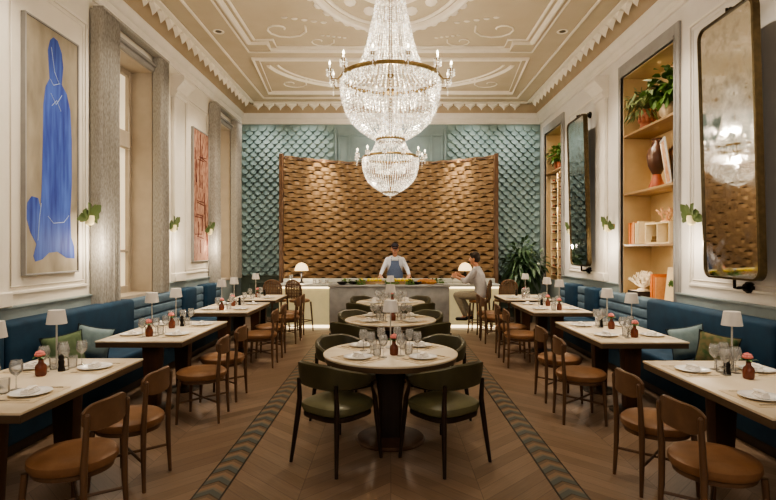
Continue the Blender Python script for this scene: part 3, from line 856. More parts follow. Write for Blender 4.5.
# ------------------------------------------------------------------ tableware
def table_lamp():
    t = thing('table_lamp', 'x', 'lamp')
    m = MB(); m.lathe([(0, 0), (.048, 0), (.05, .006), (.04, .014), (.01, .018), (0, .018)], n=20); m.build('base', 'lampmetal', t)
    m = MB(); m.tube([(0, 0, .015), (0, 0, .4)], .0065, 8); m.build('stem', 'lampmetal', t)
    m = MB(); m.lathe([(.072, .33), (.056, .435), (.0, .435), (.053, .432), (.069, .33)], n=24); m.build('lamp_shade', 'shade', t)
    return t
def plate():
    t = thing('dinner_plate', 'x', 'plate')
    m = MB(); m.lathe([(0, 0), (.07, 0), (.075, .004), (.118, .014), (.12, .017), (.115, .018), (.078, .009), (.07, .007), (0, .007)], n=28); m.build('dish', 'china', t)
    return t
def simple(name, cat, fn, m_):
    m = MB(); fn(m); o = m.build(name, m_); tag(o, 'x', cat); return o
def napkin_f(m):
    for k in range(3): m.box(-.055 + k * .004, .055 - k * .003, -.025 + .006 * k, .03, .0 + k * .008, .008 + k * .008, .003, 2)
    m.tube([(-.05, -.01, .028), (0, .0, .034), (.05, .01, .028)], [.008, .013, .008], 8, sq=(1.6, .8))
def fork_f(m):
    m.box(-.003, .003, -.095, .03, 0, .003); m.box(-.011, .011, .03, .05, 0, .003)
    for k in range(4): m.box(-.011 + k * .0063, -.008 + k * .0063, .05, .095, 0, .003)
def knife_f(m):
    m.box(-.005, .005, -.11, -.01, 0, .005, .001, 1); m.prism([(-.006, -.01), (.006, -.01), (.007, .09), (.002, .11), (-.006, .1)], lambda p: Vector((p[0], p[1], 0)), lambda p: Vector((p[0], p[1], .003)))
def wine_f(m):
    m.lathe([(0, 0), (.034, 0), (.035, .002), (.006, .008), (.0035, .03), (.0035, .085), (.012, .092), (.032, .11), (.04, .135), (.038, .165), (.031, .19), (.0295, .19), (.0365, .165), (.0385, .135), (.03, .112), (.01, .096), (0, .094)], n=18)
def tumb_f(m):
    m.lathe([(0, 0), (.029, 0), (.031, .004), (.036, .09), (.0345, .09), (.0295, .008), (0, .007)], n=18)
def mat_f(m): m.box(-.19, .19, -.14, .14, 0, .003, .001, 1)
def vase():
    t = thing('bud_vase', 'x', 'vase')
    m = MB(); m.lathe([(0, 0), (.03, 0), (.036, .01), (.038, .05), (.034, .075), (.018, .092), (.015, .11), (.019, .116), (.012, .116), (.012, .09), (0, .09)], n=18); m.build('vessel', 'vase', t)
    m = MB(); m.tube([(0, 0, .09), (.006, .004, .15)], .0025, 6); m.build('flower_stem', 'stem', t)
    m = MB()
    for r_, k, zz in ((.026, 6, .15), (.018, 5, .162)):
        for i in range(k):
            a = 2 * PI * i / k + r_ * 40
            m.ball((.006 + r_ * math.cos(a) * .7, .004 + r_ * math.sin(a) * .7, zz), (.018, .018, .014), 8, 5)
    m.ball((.006, .004, .168), .014, 8, 5); m.build('flower', 'petal', t)
    m = MB()
    for i in range(5):
        a = i * 1.256 + .4
        m.strip([(0, 0, .11), (.02 * math.cos(a), .02 * math.sin(a), .13), (.045 * math.cos(a), .045 * math.sin(a), .138), (.06 * math.cos(a), .06 * math.sin(a), .128)], [.003, .012, .012, .002])
    m.build('leaves', 'leaf', t)
    return t
def mill_f(m): m.lathe([(0, 0), (.024, 0), (.025, .01), (.018, .04), (.022, .07), (.015, .085), (.02, .1), (.017, .118), (.006, .125), (.006, .13), (0, .133)], n=14)
PL = Proto(table_lamp()); PP = Proto(plate()); PN = Proto(simple('napkin', 'napkin', napkin_f, 'linen'))
PF = Proto(simple('fork', 'fork', fork_f, 'steel')); PK = Proto(simple('knife', 'knife', knife_f, 'steel'))
PW = Proto(simple('wine_glass', 'glass', wine_f, 'glass')); PT = Proto(simple('water_tumbler', 'glass', tumb_f, 'glass'))
PV = Proto(vase()); PM = Proto(simple('pepper_mill', 'pepper mill', mill_f, 'black')); PC = Proto(simple('placemat', 'placemat', mat_f, 'placemat'))
ZT = .765
def setting(x, y, face, where, grp, cutlery):
    """face: direction the diner looks"""
    d = Vector((math.cos(face), math.sin(face), 0)); r_ = Vector((d.y, -d.x, 0)); c = Vector((x, y, ZT)); rz = face - PI / 2
    PC(c, rz, 'beige placemat %s' % where, 'beige placemats')
    PP(c + Vector((0, 0, .003)), rz, 'white dinner plate %s' % where, 'white dinner plates')
    PN(c + Vector((0, 0, .0125)), rz + R(random.uniform(-15, 15)), 'folded white napkin on the plate %s' % where, 'white napkins')
    if cutlery:
        PF(c - r_ * .15 + Vector((0, 0, .003)), rz, 'steel fork %s' % where, 'steel forks')
        PK(c + r_ * .15 + Vector((0, 0, .003)), rz, 'steel knife %s' % where, 'steel knives')
    a = c + d * .17 + r_ * (.12 + random.uniform(-.01, .01)); b = c + d * .19 + r_ * .03
    PW(a, 0, 'stemmed wine glass %s' % where, 'wine glasses'); 
    if cutlery: PW(c + d * .2 - r_ * .06, 0, 'second stemmed wine glass %s' % where, 'wine glasses')
    PT(b + r_ * .0, 0, 'clear water tumbler %s' % where, 'water tumblers')
for sgn in (-1, 1):
    sd = 'window-side' if sgn < 0 else 'mirror-side'
    for i in range(4):
        tb = '%s %s table' % (TN[i], sd); ty = TY[i] + (DYR[i] if sgn > 0 else 0)
        ks = (-.36, .36) if i < 3 else (-.24,)
        for k, dy in enumerate(ks):
            en = ('nearer end', 'farther end')[k] if i < 3 else 'near end'
            setting(sgn * 2.24, ty + dy, PI if sgn < 0 else 0, 'on aisle half of %s, %s' % (tb, en), 'a', i < 2)
            setting(sgn * 2.72, ty + dy, 0 if sgn < 0 else PI, 'on banquette half of %s, %s' % (tb, en), 'b', i < 1)
        lo = (-.22, .42) if i < 3 else (.14,)
        for k, dy in enumerate(lo):
            en = ('nearer', 'farther')[k] if i < 3 else 'only'
            PL((sgn * 2.57, ty + dy, ZT), 0, '%s slim white table lamp on the %s' % (en, tb), 'slim table lamps')
        vo = (-.44, .13) if i < 3 else (-.02,)
        for k, dy in enumerate(vo):
            en = ('nearer', 'farther')[k] if i < 3 else 'only'
            PV((sgn * 2.50, ty + dy, ZT), random.uniform(0, 6), '%s brown bud vase with coral flower on the %s' % (en, tb), 'bud vases')
        PM((sgn * 2.44, ty + .27 if i < 3 else ty + .3, ZT), 0, 'small black pepper mill on the %s' % tb, 'pepper mills')
for y, n_ in zip(RY, RN):
    tb = '%s round table' % n_
    for sx in (-1, 1):
        for sy in (-1, 1):
            px, py = sx * .27, sy * .27
            setting(px, y + py, math.atan2(-py, -px), 'on the %s, %s %s quarter' % (tb, 'near' if sy < 0 else 'far', 'window' if sx < 0 else 'mirror'), 'c', True)
    PV((.03, y - .13, ZT), 1.0, 'brown bud vase with coral flower on the %s' % tb, 'bud vases')
    PL((0, y + .2, ZT), 0, 'slim white table lamp on the %s' % tb, 'slim table lamps')

# ------------------------------------------------------------------ plants
def foliage(m, n, rad, h, wid, droop=.5, base=(0, 0, 0), seg=5, flat=1.):
    for i in range(n):
        a = random.uniform(0, 2 * PI); el = random.uniform(.15, 1.)
        L_ = rad * random.uniform(.6, 1.); hh = h * random.uniform(.3, 1.) * (1.2 - .6 * L_ / rad)
        pts = []; ws = []
        for k in range(seg + 1):
            t = k / seg
            r_ = L_ * t; z = hh * math.sin(min(1, t * 1.1) * PI * (.5 + droop * .4)) 
            a2 = a + .25 * t
            pts.append((base[0] + r_ * math.cos(a2), base[1] + r_ * math.sin(a2) * flat, base[2] + z)); ws.append(wid * math.sin(PI * (.12 + .86 * t)) )
        m.strip(pts, ws)
def leafy(m, n, c, rad, lw, ll):
    """cloud of individual leaves around c"""
    for i in range(n):
        v = Vector((random.gauss(0, 1), random.gauss(0, 1), random.gauss(0, 1))).normalized() * random.uniform(.35, 1)
        p = Vector(c) + Vector((v.x * rad[0], v.y * rad[1], v.z * rad[2]))
        d = (v + Vector((random.uniform(-.5, .5), random.uniform(-.5, .5), random.uniform(-.6, .3)))).normalized()
        m.strip([p, p + d * ll * .35, p + d * ll * .7 + Vector((0, 0, -.1 * ll)), p + d * ll + Vector((0, 0, -.3 * ll))], [lw * .2, lw, lw * .8, lw * .05], (random.uniform(-.5, .5), random.uniform(-.5, .5), 1))
def clampv(m, x=None, y=None, z=None):
    for v in m.b.verts:
        for i, r_ in enumerate((x, y, z)):
            if r_: v.co[i] = min(max(v.co[i], r_[0]), r_[1])
# potted palm by the back wall
t = thing('potted_palm', 'tall bushy dark green palm in a charcoal planter by the tiled wall', 'plant', (3.04, 12.15, 0))
m = MB(); m.lathe([(0, 0), (.2, 0), (.26, .45), (.27, .5), (.24, .5), (.22, .46), (0, .45)], n=28); m.build('planter', 'planter', t)
m = MB()
for i in range(7):
    a = i * .9; m.tube([(.06 * math.cos(a), .06 * math.sin(a), .45), (.12 * math.cos(a), .12 * math.sin(a), .9), (.2 * math.cos(a), .2 * math.sin(a), 1.3)], [.015, .012, .006], 6)
m.build('stems', 'stem', t)
m = MB()
foliage(m, 60, .62, .95, .035, .9, (0, 0, .75)); foliage(m, 50, .55, .6, .035, .9, (0, 0, 1.25)); leafy(m, 330, (0, 0, 1.3), (.52, .45, .6), .035, .2)
clampv(m, x=(-.5, .6), y=(-.9, .8)); m.build('fronds', 'leafdark', t)
# niche plants, front niche
t = thing('potted_fern', 'grey-green trailing fern in a ridged terracotta pot on the top niche shelf', 'plant', (3.86, 7.98, 3.455))
m = MB(); m.lathe([(0, 0), (.08, 0), (.1, .05), (.085, .1), (.1, .13), (.11, .2), (.09, .26), (.12, .3), (.1, .3), (.07, .26), (0, .25)], n=20)
for k in range(10):
    a = 2 * PI * k / 10; m.ball((.1 * math.cos(a), .1 * math.sin(a), .16), (.03, .03, .05), 8, 5)
m.build('pot', 'terracotta', t)
m = MB(); foliage(m, 60, .42, .42, .02, 1., (0, 0, .28), flat=1.); leafy(m, 120, (-.05, .0, .38), (.25, .3, .22), .018, .13); clampv(m, (-.3, .26), (-.55, .42), (-.2, .88)); m.build('fronds', 'leafgrey', t)
t = thing('potted_plant', 'bright green leafy plant in a beige pot on the top niche shelf', 'plant', (3.88, 7.3, 3.455))
m = MB(); m.lathe([(0, 0), (.1, 0), (.16, .08), (.165, .15), (.13, .22), (.11, .22), (.14, .15), (0, .14)], n=24); m.build('pot', 'beige_pot', t)
m = MB(); foliage(m, 26, .4, .5, .045, .7, (0, 0, .2)); leafy(m, 130, (-.02, 0, .47), (.28, .36, .26), .045, .17); clampv(m, (-.3, .24), (-.42, .5), (0, .88)); m.build('foliage', 'leaf', t)
# rear niche plants
for k, (y, lb) in enumerate(((11.7, 'nearer'), (12.24, 'farther'))):
    t = thing('potted_plant', '%s leafy plant in terracotta pot above the rear wine niche' % lb, 'plant', (3.9, y, 3.455), 0, 'plants on the rear niche shelf')
    m = MB(); m.lathe([(0, 0), (.09, 0), (.12, .18), (.125, .22), (.1, .22), (.09, .18), (0, .17)], n=20); m.build('pot', 'terracotta', t)
    m = MB(); leafy(m, 130, (-.03, 0, .4), (.2, .2, .2), .035, .13); clampv(m, (-.3, .22), (-.25, .25), (0, .88)); m.build('foliage', 'leaf', t)

# ------------------------------------------------------------------ niche contents
sh2, sh3, sh4 = SH[1] + .035, SH[2] + .035, NZ0 + .02
t = thing('amphora', 'tall dark brown amphora with red clay foot on the middle niche shelf', 'vase', (3.88, 7.72, sh2))
m = MB(); m.lathe([(0, 0), (.11, 0), (.115, .03), (.07, .14), (.055, .2), (.06, .22), (0, .22)], n=24); m.build('foot', 'redclay', t)
m = MB(); m.lathe([(0, .2), (.06, .21), (.12, .34), (.14, .48), (.115, .58), (.06, .64), (.055, .7), (.08, .73), (.06, .73), (.045, .7), (0, .7)], n=24); m.build('body', 'darkjug', t)
for sy in (-1, 1):
    m = MB(); m.tube([(0, sy * .055, .7), (0, sy * .12, .7), (0, sy * .15, .64), (0, sy * .12, .56)], .013, 8); m.build('handle', 'darkjug', t)
m = MB(); m.lathe([(0, 0), (.07, 0), (.12, .1), (.13, .2), (.09, .3), (.05, .34), (.06, .38), (.045, .38), (.04, .34), (0, .33)], n=22)
tag(m.build('clay_jar', 'beige_pot', loc=(3.98, 7.38, sh2)), 'pale round clay jar behind the leaning picture frames', 'jar')
for k, (y, h, lb) in enumerate(((7.22, .62, 'taller'), (7.1, .48, 'shorter'))):
    t = thing('picture_frame', '%s picture frame leaning in the middle niche shelf' % lb, 'picture frame', (3.8 + k * .04, y, sh2 + .012), R(70), 'leaning picture frames')
    w_ = .19
    T_ = Matrix.Rotation(R(-8), 4, 'X')
    m = MB()
    for (a, b, c, d) in ((-w_, w_, 0, .03), (-w_, w_, h - .03, h), (-w_, -w_ + .03, .03, h - .03), (w_ - .03, w_, .03, h - .03)): m.box(a, b, -.012, .012, c, d, .003, 1, T_)
    m.build('frame', 'china' if k == 0 else 'gold', t)
    m = MB(); m.box(-w_ + .03, w_ - .03, -.004, .004, .03, h - .03, mtx=T_); m.build('picture', 'picture', t)
def book(loc, size, m_, label, rot=(0, 0, 0)):
    w_, d_, h_ = size
    t = thing('book', label, 'book', loc, 0, 'books in the front niche'); t.rotation_euler = rot
    m = MB(); m.box(-w_ / 2, -w_ / 2 + .004, -d_ / 2, d_ / 2, 0, h_); m.box(w_ / 2 - .004, w_ / 2, -d_ / 2, d_ / 2, 0, h_); m.box(-w_ / 2, w_ / 2, -d_ / 2, -d_ / 2 + .004, 0, h_); m.build('cover', m_, t)
    m = MB(); m.box(-w_ / 2 + .004, w_ / 2 - .004, -d_ / 2 + .004, d_ / 2 - .006, .004, h_ - .004); m.build('pages', 'linen', t)
yy = 8.3
for k, (w_, h_, m_, cn) in enumerate(((.06, .33, 'orangebook', 'orange'), (.05, .31, 'orangebook', 'darker orange'), (.07, .34, 'peachbook', 'peach'), (.06, .32, 'creambook', 'cream'), (.05, .34, 'creambook', 'thin cream'))):
    book((3.86, yy, sh3), (w_, .24, h_), m_, '%s upright book, %s in the row on the lower niche shelf' % (cn, ('first', 'second', 'third', 'fourth', 'fifth')[k]), (0, 0, R(-90))); yy -= w_ + .012
t = thing('display_box', 'open cream display box on the lower niche shelf', 'box', (3.88, 7.45, sh3))
m = MB()
for (a, b, c, d) in ((-.34, .34, 0, .02), (-.34, .34, .28, .3), (-.34, -.32, .02, .28), (.32, .34, .02, .28), (-.02, 0, .02, .28)): m.box(-.14, .14, a, b, c, d)
m.box(.12, .14, -.34, .34, 0, .3); m.build('case', 'creambook', t, smooth=False)
m = MB(); m.box(-.08, .1, .05, .28, .021, .06); m.box(-.07, .1, .06, .27, .062, .11)
tag(m.build('stacked_boxes', 'gold', t), None)
def coral(label, loc, h, m_, n=9, spread=.22, r0=.014):
    m = MB()
    def br(p, d, L_, r, lv):
        q = p + d * L_; mid = p + d * L_ * .5 + Vector((random.uniform(-.02, .02), random.uniform(-.02, .02), 0))
        m.tube([p, mid, q], [r, r * .85, r * .7], 6)
        m.ball(q, r * .9, 6, 4)
        if lv > 0:
            for _ in range(3):
                nd = (d + Vector((random.uniform(-.7, .7), random.uniform(-.9, .9), random.uniform(-.3, .6)))).normalized()
                br(q, nd, L_ * .7, r * .72, lv - 1)
    for i in range(n):
        d = Vector((random.uniform(-.6, .6), random.uniform(-1, 1), random.uniform(.5, 1.))).normalized()
        br(Vector((0, 0, .02)), d, h * .36, r0, 2)
    m.lathe([(0, 0), (.08, 0), (.07, .02), (0, .035)], n=14)
    return tag(m.build('coral', m_, loc=loc), label, 'coral')
coral('peach branching coral on top of the cream display box', (3.86, 7.42, sh3 + .3), .26, 'pinkcoral', 6)
book((3.78, 8.0, sh4), (.3, .4, .05), 'blackbook', 'lower black book lying under the white coral')
book((3.78, 7.98, sh4 + .05), (.26, .36, .045), 'blackbook', 'upper black book lying under the white coral')
for k in (0, 1): pass
coral('large white branching coral on black books at the bottom of the niche', (3.8, 7.98, sh4 + .1), .36, 'coral', 12, r0=.016)
yy = 7.56
for k, (m_, cn, w_) in enumerate((('orangebook', 'bright orange', .06), ('orangebook', 'second bright orange', .05), ('peachbook', 'peach', .05))):
    book((3.84, yy, sh4), (w_, .24, .36 - .02 * k), m_, '%s upright book beside the white coral at the niche bottom' % cn, (0, 0, R(-90))); yy -= w_ + .008
t = thing('framed_card', 'cream framed card with a green leaf at the bottom of the niche', 'picture frame', (3.8, 7.2, sh4 + .01), R(-90))
T_ = Matrix.Rotation(R(-6), 4, 'X')
m = MB(); m.box(-.14, .14, -.01, .01, 0, .46, .003, 1, T_); m.build('frame', 'creambook', t)
m = MB()
for i in range(7):
    a = PI * i / 6; m.prism([(0, 0), (.03, .03), (.08, 0), (.03, -.03)], lambda p: T_ @ Vector((p[0] * math.cos(a) - p[1] * math.sin(a), -.012, .22 + p[0] * math.sin(a) + p[1] * math.cos(a))), lambda p: T_ @ Vector((p[0] * math.cos(a) - p[1] * math.sin(a), -.014, .22 + p[0] * math.sin(a) + p[1] * math.cos(a))))
m.build('leaf_picture', 'leaf', t)
# wine bottles in the rear niche
def bottle():
    t = thing('wine_bottle', 'x', 'bottle')
    m = MB(); m.lathe([(0, 0), (.036, 0), (.038, .01), (.038, .19), (.03, .22), (.014, .25), (.013, .3), (0, .3)], n=14); m.build('glass_body', 'bottle', t)
    m = MB(); m.lathe([(.0145, .25), (.0155, .255), (.0155, .302), (0, .303)], n=12); m.build('foil', 'foil', t)
    return t
t = thing('wine_rack', 'pale upright wine rack with pegs filling the rear niche', 'wine rack', (3.9, 11.98, NZ0 + .02))
for y in (-.5, -.02, .46):
    m = MB(); m.box(-.13, .13, y, y + .04, 0, 2.45, .004, 1); m.build('upright', 'creambook', t)
m = MB()
for k in range(12):
    z = .1 + k * .195
    for a in (-.46, .02): m.box(-.13, .13, a, a + .44, z, z + .012)
m.build('shelves', 'shelfwood', t, smooth=False)
PB = Proto(bottle())
k_ = 0
for c, y in enumerate((11.74, 12.22)):
    for k in range(12):
        z = NZ0 + .02 + .1 + k * .195 + .012 + .0385
        o = PB((4.04, y, z), 0, 'dark wine bottle lying in the %s column of the rear niche wine rack' % ('nearer', 'farther')[c], 'wine bottles, %s column' % ('nearer', 'farther')[c])
        o.rotation_euler = (0, R(-90), 0)

# ------------------------------------------------------------------ paintings
def painting(y0, y1, z0, z1, label, m_):
    t = thing('painting', label, 'painting', (-XW, (y0 + y1) / 2, z0))
    w_, h_ = (y1 - y0) / 2, z1 - z0
    m = MB(); m.box(0, .035, -w_ + .02, w_ - .02, .02, h_ - .02); m.build('canvas', m_, t, smooth=False)
    m = MB()
    for (a, b, c, d) in ((-w_, w_, 0, .02), (-w_, w_, h_ - .02, h_), (-w_, -w_ + .02, .02, h_ - .02), (w_ - .02, w_, .02, h_ - .02)): m.box(0, .05, a, b, c, d, .003, 1)
    m.build('frame', 'grey_frame', t)
    return t
t = painting(5.3, 6.22, 1.40, 4.06, 'tall painting of an elongated blue draped figure on beige', 'canvas')
fig = [(.5, 3.97), (.58, 3.96), (.66, 3.85), (.69, 3.7), (.66, 3.5), (.76, 3.42), (.83, 3.25), (.86, 2.9), (.86, 2.4), (.83, 2.05), (.85, 1.8), (.91, 1.7), (.92, 1.56), (.75, 1.57), (.58, 1.64), (.42, 1.63), (.3, 1.56), (.18, 1.54), (.15, 1.6), (.2, 1.72), (.1, 1.84), (.03, 2.0), (.05, 2.14), (.12, 2.21), (.23, 2.2), (.27, 2.1), (.29, 2.3), (.31, 2.8), (.32, 3.2), (.36, 3.4), (.43, 3.5), (.40, 3.8), (.44, 3.92)]
m = MB(); W_ = .92
m.prism(fig, lambda p: Vector((.0352, -W_ / 2 + p[0] * W_, p[1] - 1.4)), lambda p: Vector((.037, -W_ / 2 + p[0] * W_, p[1] - 1.4)))
m.build('painted_figure', 'bluepaint', t, smooth=False)
m = MB()
for ln in ([(.46, 3.85), (.52, 3.6), (.6, 3.5)], [(.45, 3.35), (.55, 3.25), (.66, 3.38)], [(.47, 3.22), (.56, 3.3), (.64, 3.2)], [(.28, 2.15), (.25, 2.0), (.22, 1.76)], [(.4, 2.02), (.5, 1.95), (.7, 1.97), (.8, 2.05)], [(.44, 3.5), (.5, 3.45), (.62, 3.5)]):
    m.tube([(.0375, -W_ / 2 + a * W_, b - 1.4) for a, b in ln], .0035, 6)
m.build('line_pattern', 'bluepale', t)
t = painting(9.83, 10.68, 1.43, 3.95, 'tall rust red abstract painting between window and pilaster', 'redpaint')
m = MB()
for i in range(26):
    y = random.uniform(-.36, .36); z = random.uniform(.1, 2.2); L_ = random.uniform(.15, .6)
    if i % 3: m.tube([(.036, y, z), (.036, y + random.uniform(-.04, .04), z + L_ * .5), (.036, y, min(2.45, z + L_))], .008, 5)
    else: m.tube([(.036, y * .5 - .15, z), (.036, y * .5 + .2, z + random.uniform(-.05, .05))], .008, 5)
m.build('line_pattern', 'redstroke', t)

# ------------------------------------------------------------------ mirrors
def mirror(y0, y1, label):
    z0, z1 = 1.36, 4.08
    t = thing('wall_mirror', label, 'mirror', (3.53, (y0 + y1) / 2, z0), R(-.6)); t.rotation_euler = (0, R(-1.6), R(-.6)); h = z1 - z0; w_ = (y1 - y0) / 2
    def rr(w2, z_0, z_1, r, n=8):
        o = []
        for (cy, cz, a0) in ((w2 - r, z_1 - r, 0), (-w2 + r, z_1 - r, 90), (-w2 + r, z_0 + r, 180), (w2 - r, z_0 + r, 270)):
            for i in range(n + 1): a = R(a0 + 90 * i / n); o.append((cy + r * math.cos(a), cz + r * math.sin(a)))
        return o
    out = rr(w_, 0, h, .11); inn = rr(w_ - .022, .022, h - .022, .09)
    m = MB(); rings = []
    for x, pl in ((.02, out), (-.05, out), (-.055, inn), (-.035, inn)):
        rings.append([m.b.verts.new((x, p[0], p[1])) for p in pl])
    k = len(out)
    for a, b in zip(rings, rings[1:]):
        for i in range(k): m.b.faces.new([a[i], a[(i + 1) % k], b[(i + 1) % k], b[i]])
    m.b.faces.new(rings[0]); m.build('frame', 'antique_gold', t)
    m = MB(); f = [m.b.verts.new((-.037, p[0], p[1])) for p in inn]; b2 = [m.b.verts.new((-.03, p[0], p[1])) for p in inn]
    m.b.faces.new(f[::-1]); m.b.faces.new(b2); m.build('mirror_glass', 'mirror', t, smooth=False)
    for z in (-.09, h + .06):
        m = MB(); e_ = .17 + (.09 if z > 0 else 0); m.tube([(e_, 0, z), (e_ - .04, 0, z)], .06, 20, up=(0, 0, 1)); m.tube([(e_ - .04, 0, z), (e_ - .07, 0, z)], .04, 16)
        m.tube([(e_ - .06, 0, z), (.03, 0, z), (.0, 0, z), (.0, 0, z + (.13 if z < 0 else -.13))], .016, 10)
        m.build('wall_bracket', 'black', t)
mirror(4.98, 5.9, 'large antiqued wall mirror in rounded brass frame over the front mirror-side table')
mirror(9.33, 10.27, 'second rounded wall mirror, between the two wall niches')

# ------------------------------------------------------------------ sconces
def sconce():
    t = thing('wall_sconce', 'x', 'sconce')
    m = MB(); m.tube([(0, 0, 0), (.02, 0, 0)], .05, 18); m.tube([(.02, 0, 0), (.07, 0, -.01), (.1, 0, .02)], .009, 8); m.build('backplate', 'gold', t)
    m = MB(); m.lathe([(.02, -.09), (.045, -.07), (.055, -.01), (.05, .03), (0, .03)], (.1, 0, 0), 16); m.build('glass_cup', 'sconceglass', t)
    m = MB()
    for i in range(7):
        a = R(-100 + i * 34); 
        c = Vector((.12, math.sin(a) * .03, .02)); d = Vector((.25 * math.cos(a * 1.3), math.sin(a), math.cos(a) * .9)).normalized()
        L_ = .17 if i % 2 else .21
        m.strip([c, c + d * L_ * .3, c + d * L_ * .65 + Vector((.01, 0, 0)), c + d * L_ + Vector((.0, 0, -.015))], [.012, .05, .055, .008], (1, 0, .1))
    m.build('leaf_shade', 'sconceleaf', t)
    return t
P = Proto(sconce())
for sgn in (-1, 1):
    for k, y in enumerate((6.34, 8.78, 10.55)):
        if sgn > 0 and k == 2: y = 10.6
        wh = (('beside the blue figure painting', 'past the front window', 'beside the red painting') if sgn < 0 else ('between front mirror and shelf niche', 'between shelf niche and second mirror', 'beyond the second mirror'))[k]
        P((sgn * (XW - (.0 if (sgn > 0 or 1) else 0)), y, 2.04), 0 if sgn < 0 else PI, 'green leaf-shaped wall sconce %s' % wh, 'leaf wall sconces')

# ------------------------------------------------------------------ chandeliers
def chandelier():
    t = thing('crystal_chandelier', 'x', 'chandelier')
    Rr = .56
    m = MB()
    m.lathe([(Rr - .01, -.02), (Rr + .012, -.022), (Rr + .02, 0), (Rr + .012, .022), (Rr - .01, .02), (Rr - .01, -.02)], n=64); m.build('ring_band', 'gold', t)
    m = MB(); m.lathe([(.145, -.71), (.165, -.715), (.172, -.695), (.16, -.68), (.145, -.685), (.145, -.71)], n=32); m.build('bottom_ring', 'gold', t)
    m = MB(); m.lathe([(.11, 1.3), (.14, 1.31), (.15, 1.34), (.12, 1.38), (.05, 1.4), (.0, 1.4)], n=24); m.build('crown', 'gold', t)
    m = MB(); m.tube([(0, 0, -.66), (0, 0, 1.4)], .014, 10); m.build('centre_rod', 'gold', t)
    bowl = [(.56, -.02), (.572, -.12), (.56, -.24), (.525, -.36), (.46, -.48), (.36, -.58), (.26, -.65), (.16, -.70)]
    up = [(.545, .02), (.43, .07), (.36, .15), (.31, .27), (.265, .42), (.22, .62), (.18, .82), (.15, 1.02), (.13, 1.2), (.12, 1.32)]
    def resample(pl, step):
        o = []; 
        for (a, b) in zip(pl, pl[1:]):
            L_ = math.dist(a, b); k = max(1, int(round(L_ / step)))
            for i in range(k): o.append((a[0] + (b[0] - a[0]) * i / k, a[1] + (b[1] - a[1]) * i / k))
        return o
    m = MB()
    for j in range(64):
        a = 2 * PI * j / 64
        for i, (r_, z) in enumerate(resample(bowl, .031)):
            if r_ < .5 and j % 2 and r_ < .3: continue
            m.octa((r_ * math.cos(a), r_ * math.sin(a), z), .0115, .0145)
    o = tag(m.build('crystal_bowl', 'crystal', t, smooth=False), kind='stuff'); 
    m = MB()
    for j in range(48):
        a = 2 * PI * j / 48
        for i, (r_, z) in enumerate(resample(up, .026)):
            if j % 2 and r_ < .2: continue
            m.octa((r_ * math.cos(a), r_ * math.sin(a), z), .0105, .0145)
    tag(m.build('crystal_cone', 'crystal', t, smooth=False), kind='stuff')
    m = MB()
    for j in range(30):
        a = 2 * PI * j / 30
        for q in range(4): m.octa((.15 * math.cos(a) * (1 - q * .2), .15 * math.sin(a) * (1 - q * .2), -.725 - q * .012), .009, .011)
    m.octa((0, 0, -.80), .02, .03)
    tag(m.build('bottom_drops', 'crystal', t, smooth=False), kind='stuff')
    m = MB(); 
    for j in range(72):
        a = 2 * PI * j / 72
        for q in range(4): m.octa(((Rr + .014) * math.cos(a), (Rr + .014) * math.sin(a), -.045 - .026 * q), .011, .016)
    for j in range(40):
        a = 2 * PI * j / 40
        for q in range(4): m.octa((.30 * math.cos(a), .30 * math.sin(a), -.2 - .03 * q), .012, .018)
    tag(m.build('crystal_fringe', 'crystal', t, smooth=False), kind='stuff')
    for j in range(12):
        a = 2 * PI * (j + .5) / 12; c, s_ = math.cos(a), math.sin(a)
        Pt = lambda r_, z: (r_ * c, r_ * s_, z)
        m = MB(); m.tube([Pt(.57, 0), Pt(.61, -.05), Pt(.67, -.05), Pt(.70, .01), Pt(.70, .035)], .008, 8); m.lathe([(0, .03), (.012, .03), (.034, .05), (.036, .056), (0, .05)], Pt(.7, 0), 12)
        arm = m.build('candle_arm', 'gold', t)
        m = MB(); m.tube([Pt(.7, .05), Pt(.7, .10)], .0095, 8); m.build('candle', 'candle', arm)
        m = MB(); m.lathe([(0, .10), (.009, .107), (.0115, .12), (.006, .138), (0, .15)], Pt(.7, 0), 8); m.build('bulb', 'bulb', arm)
        m = MB()
        for q in range(8):
            b = 2 * PI * q / 8
            for w_ in range(3): m.octa((.7 * c + .036 * math.cos(b), .7 * s_ + .036 * math.sin(b), .04 - .028 * w_), .009, .014)
        for q in range(4): m.octa(Pt(.7, -.04 - q * .03), .01, .015)
        tag(m.build('crystal_drops', 'crystal', arm, smooth=False), kind='stuff')
    return t
ch = chandelier()
def chain(parent, z0, z1):
    m = MB(); z = z0; k = 0
    while z < z1 - .04:
        pts = []
        for i in range(9):
            a = 2 * PI * i / 8; p = (.012 * math.cos(a), 0, z + .025 + .025 * math.sin(a))
            pts.append(p if k % 2 else (0, p[0], p[2]))
        m.tube(pts, .004, 6, cap=False, up=(0, 1, 0) if k % 2 else (1, 0, 0)); z += .042; k += 1
    m.build('chain', 'gold', parent)
    m = MB(); m.lathe([(0, z1 - .06), (.03, z1 - .06), (.07, z1 - .03), (.09, z1), (0, z1)], n=20); m.build('ceiling_rose', 'gold', parent)
C1 = (0, 6.08, 3.62); C2 = (0, 10.75, 3.52)
ch2 = dup(ch, C2, .1, 'second crystal chandelier, hanging farther off before the woven screen', 'crystal chandeliers')
ch.location = C1; ch['label'] = 'large crystal chandelier hanging over the centre tables, nearer the camera'; ch['group'] = 'crystal chandeliers'
chain(ch, 1.4, ZC - C1[2]); chain(ch2, 1.4, ZC - C2[2])

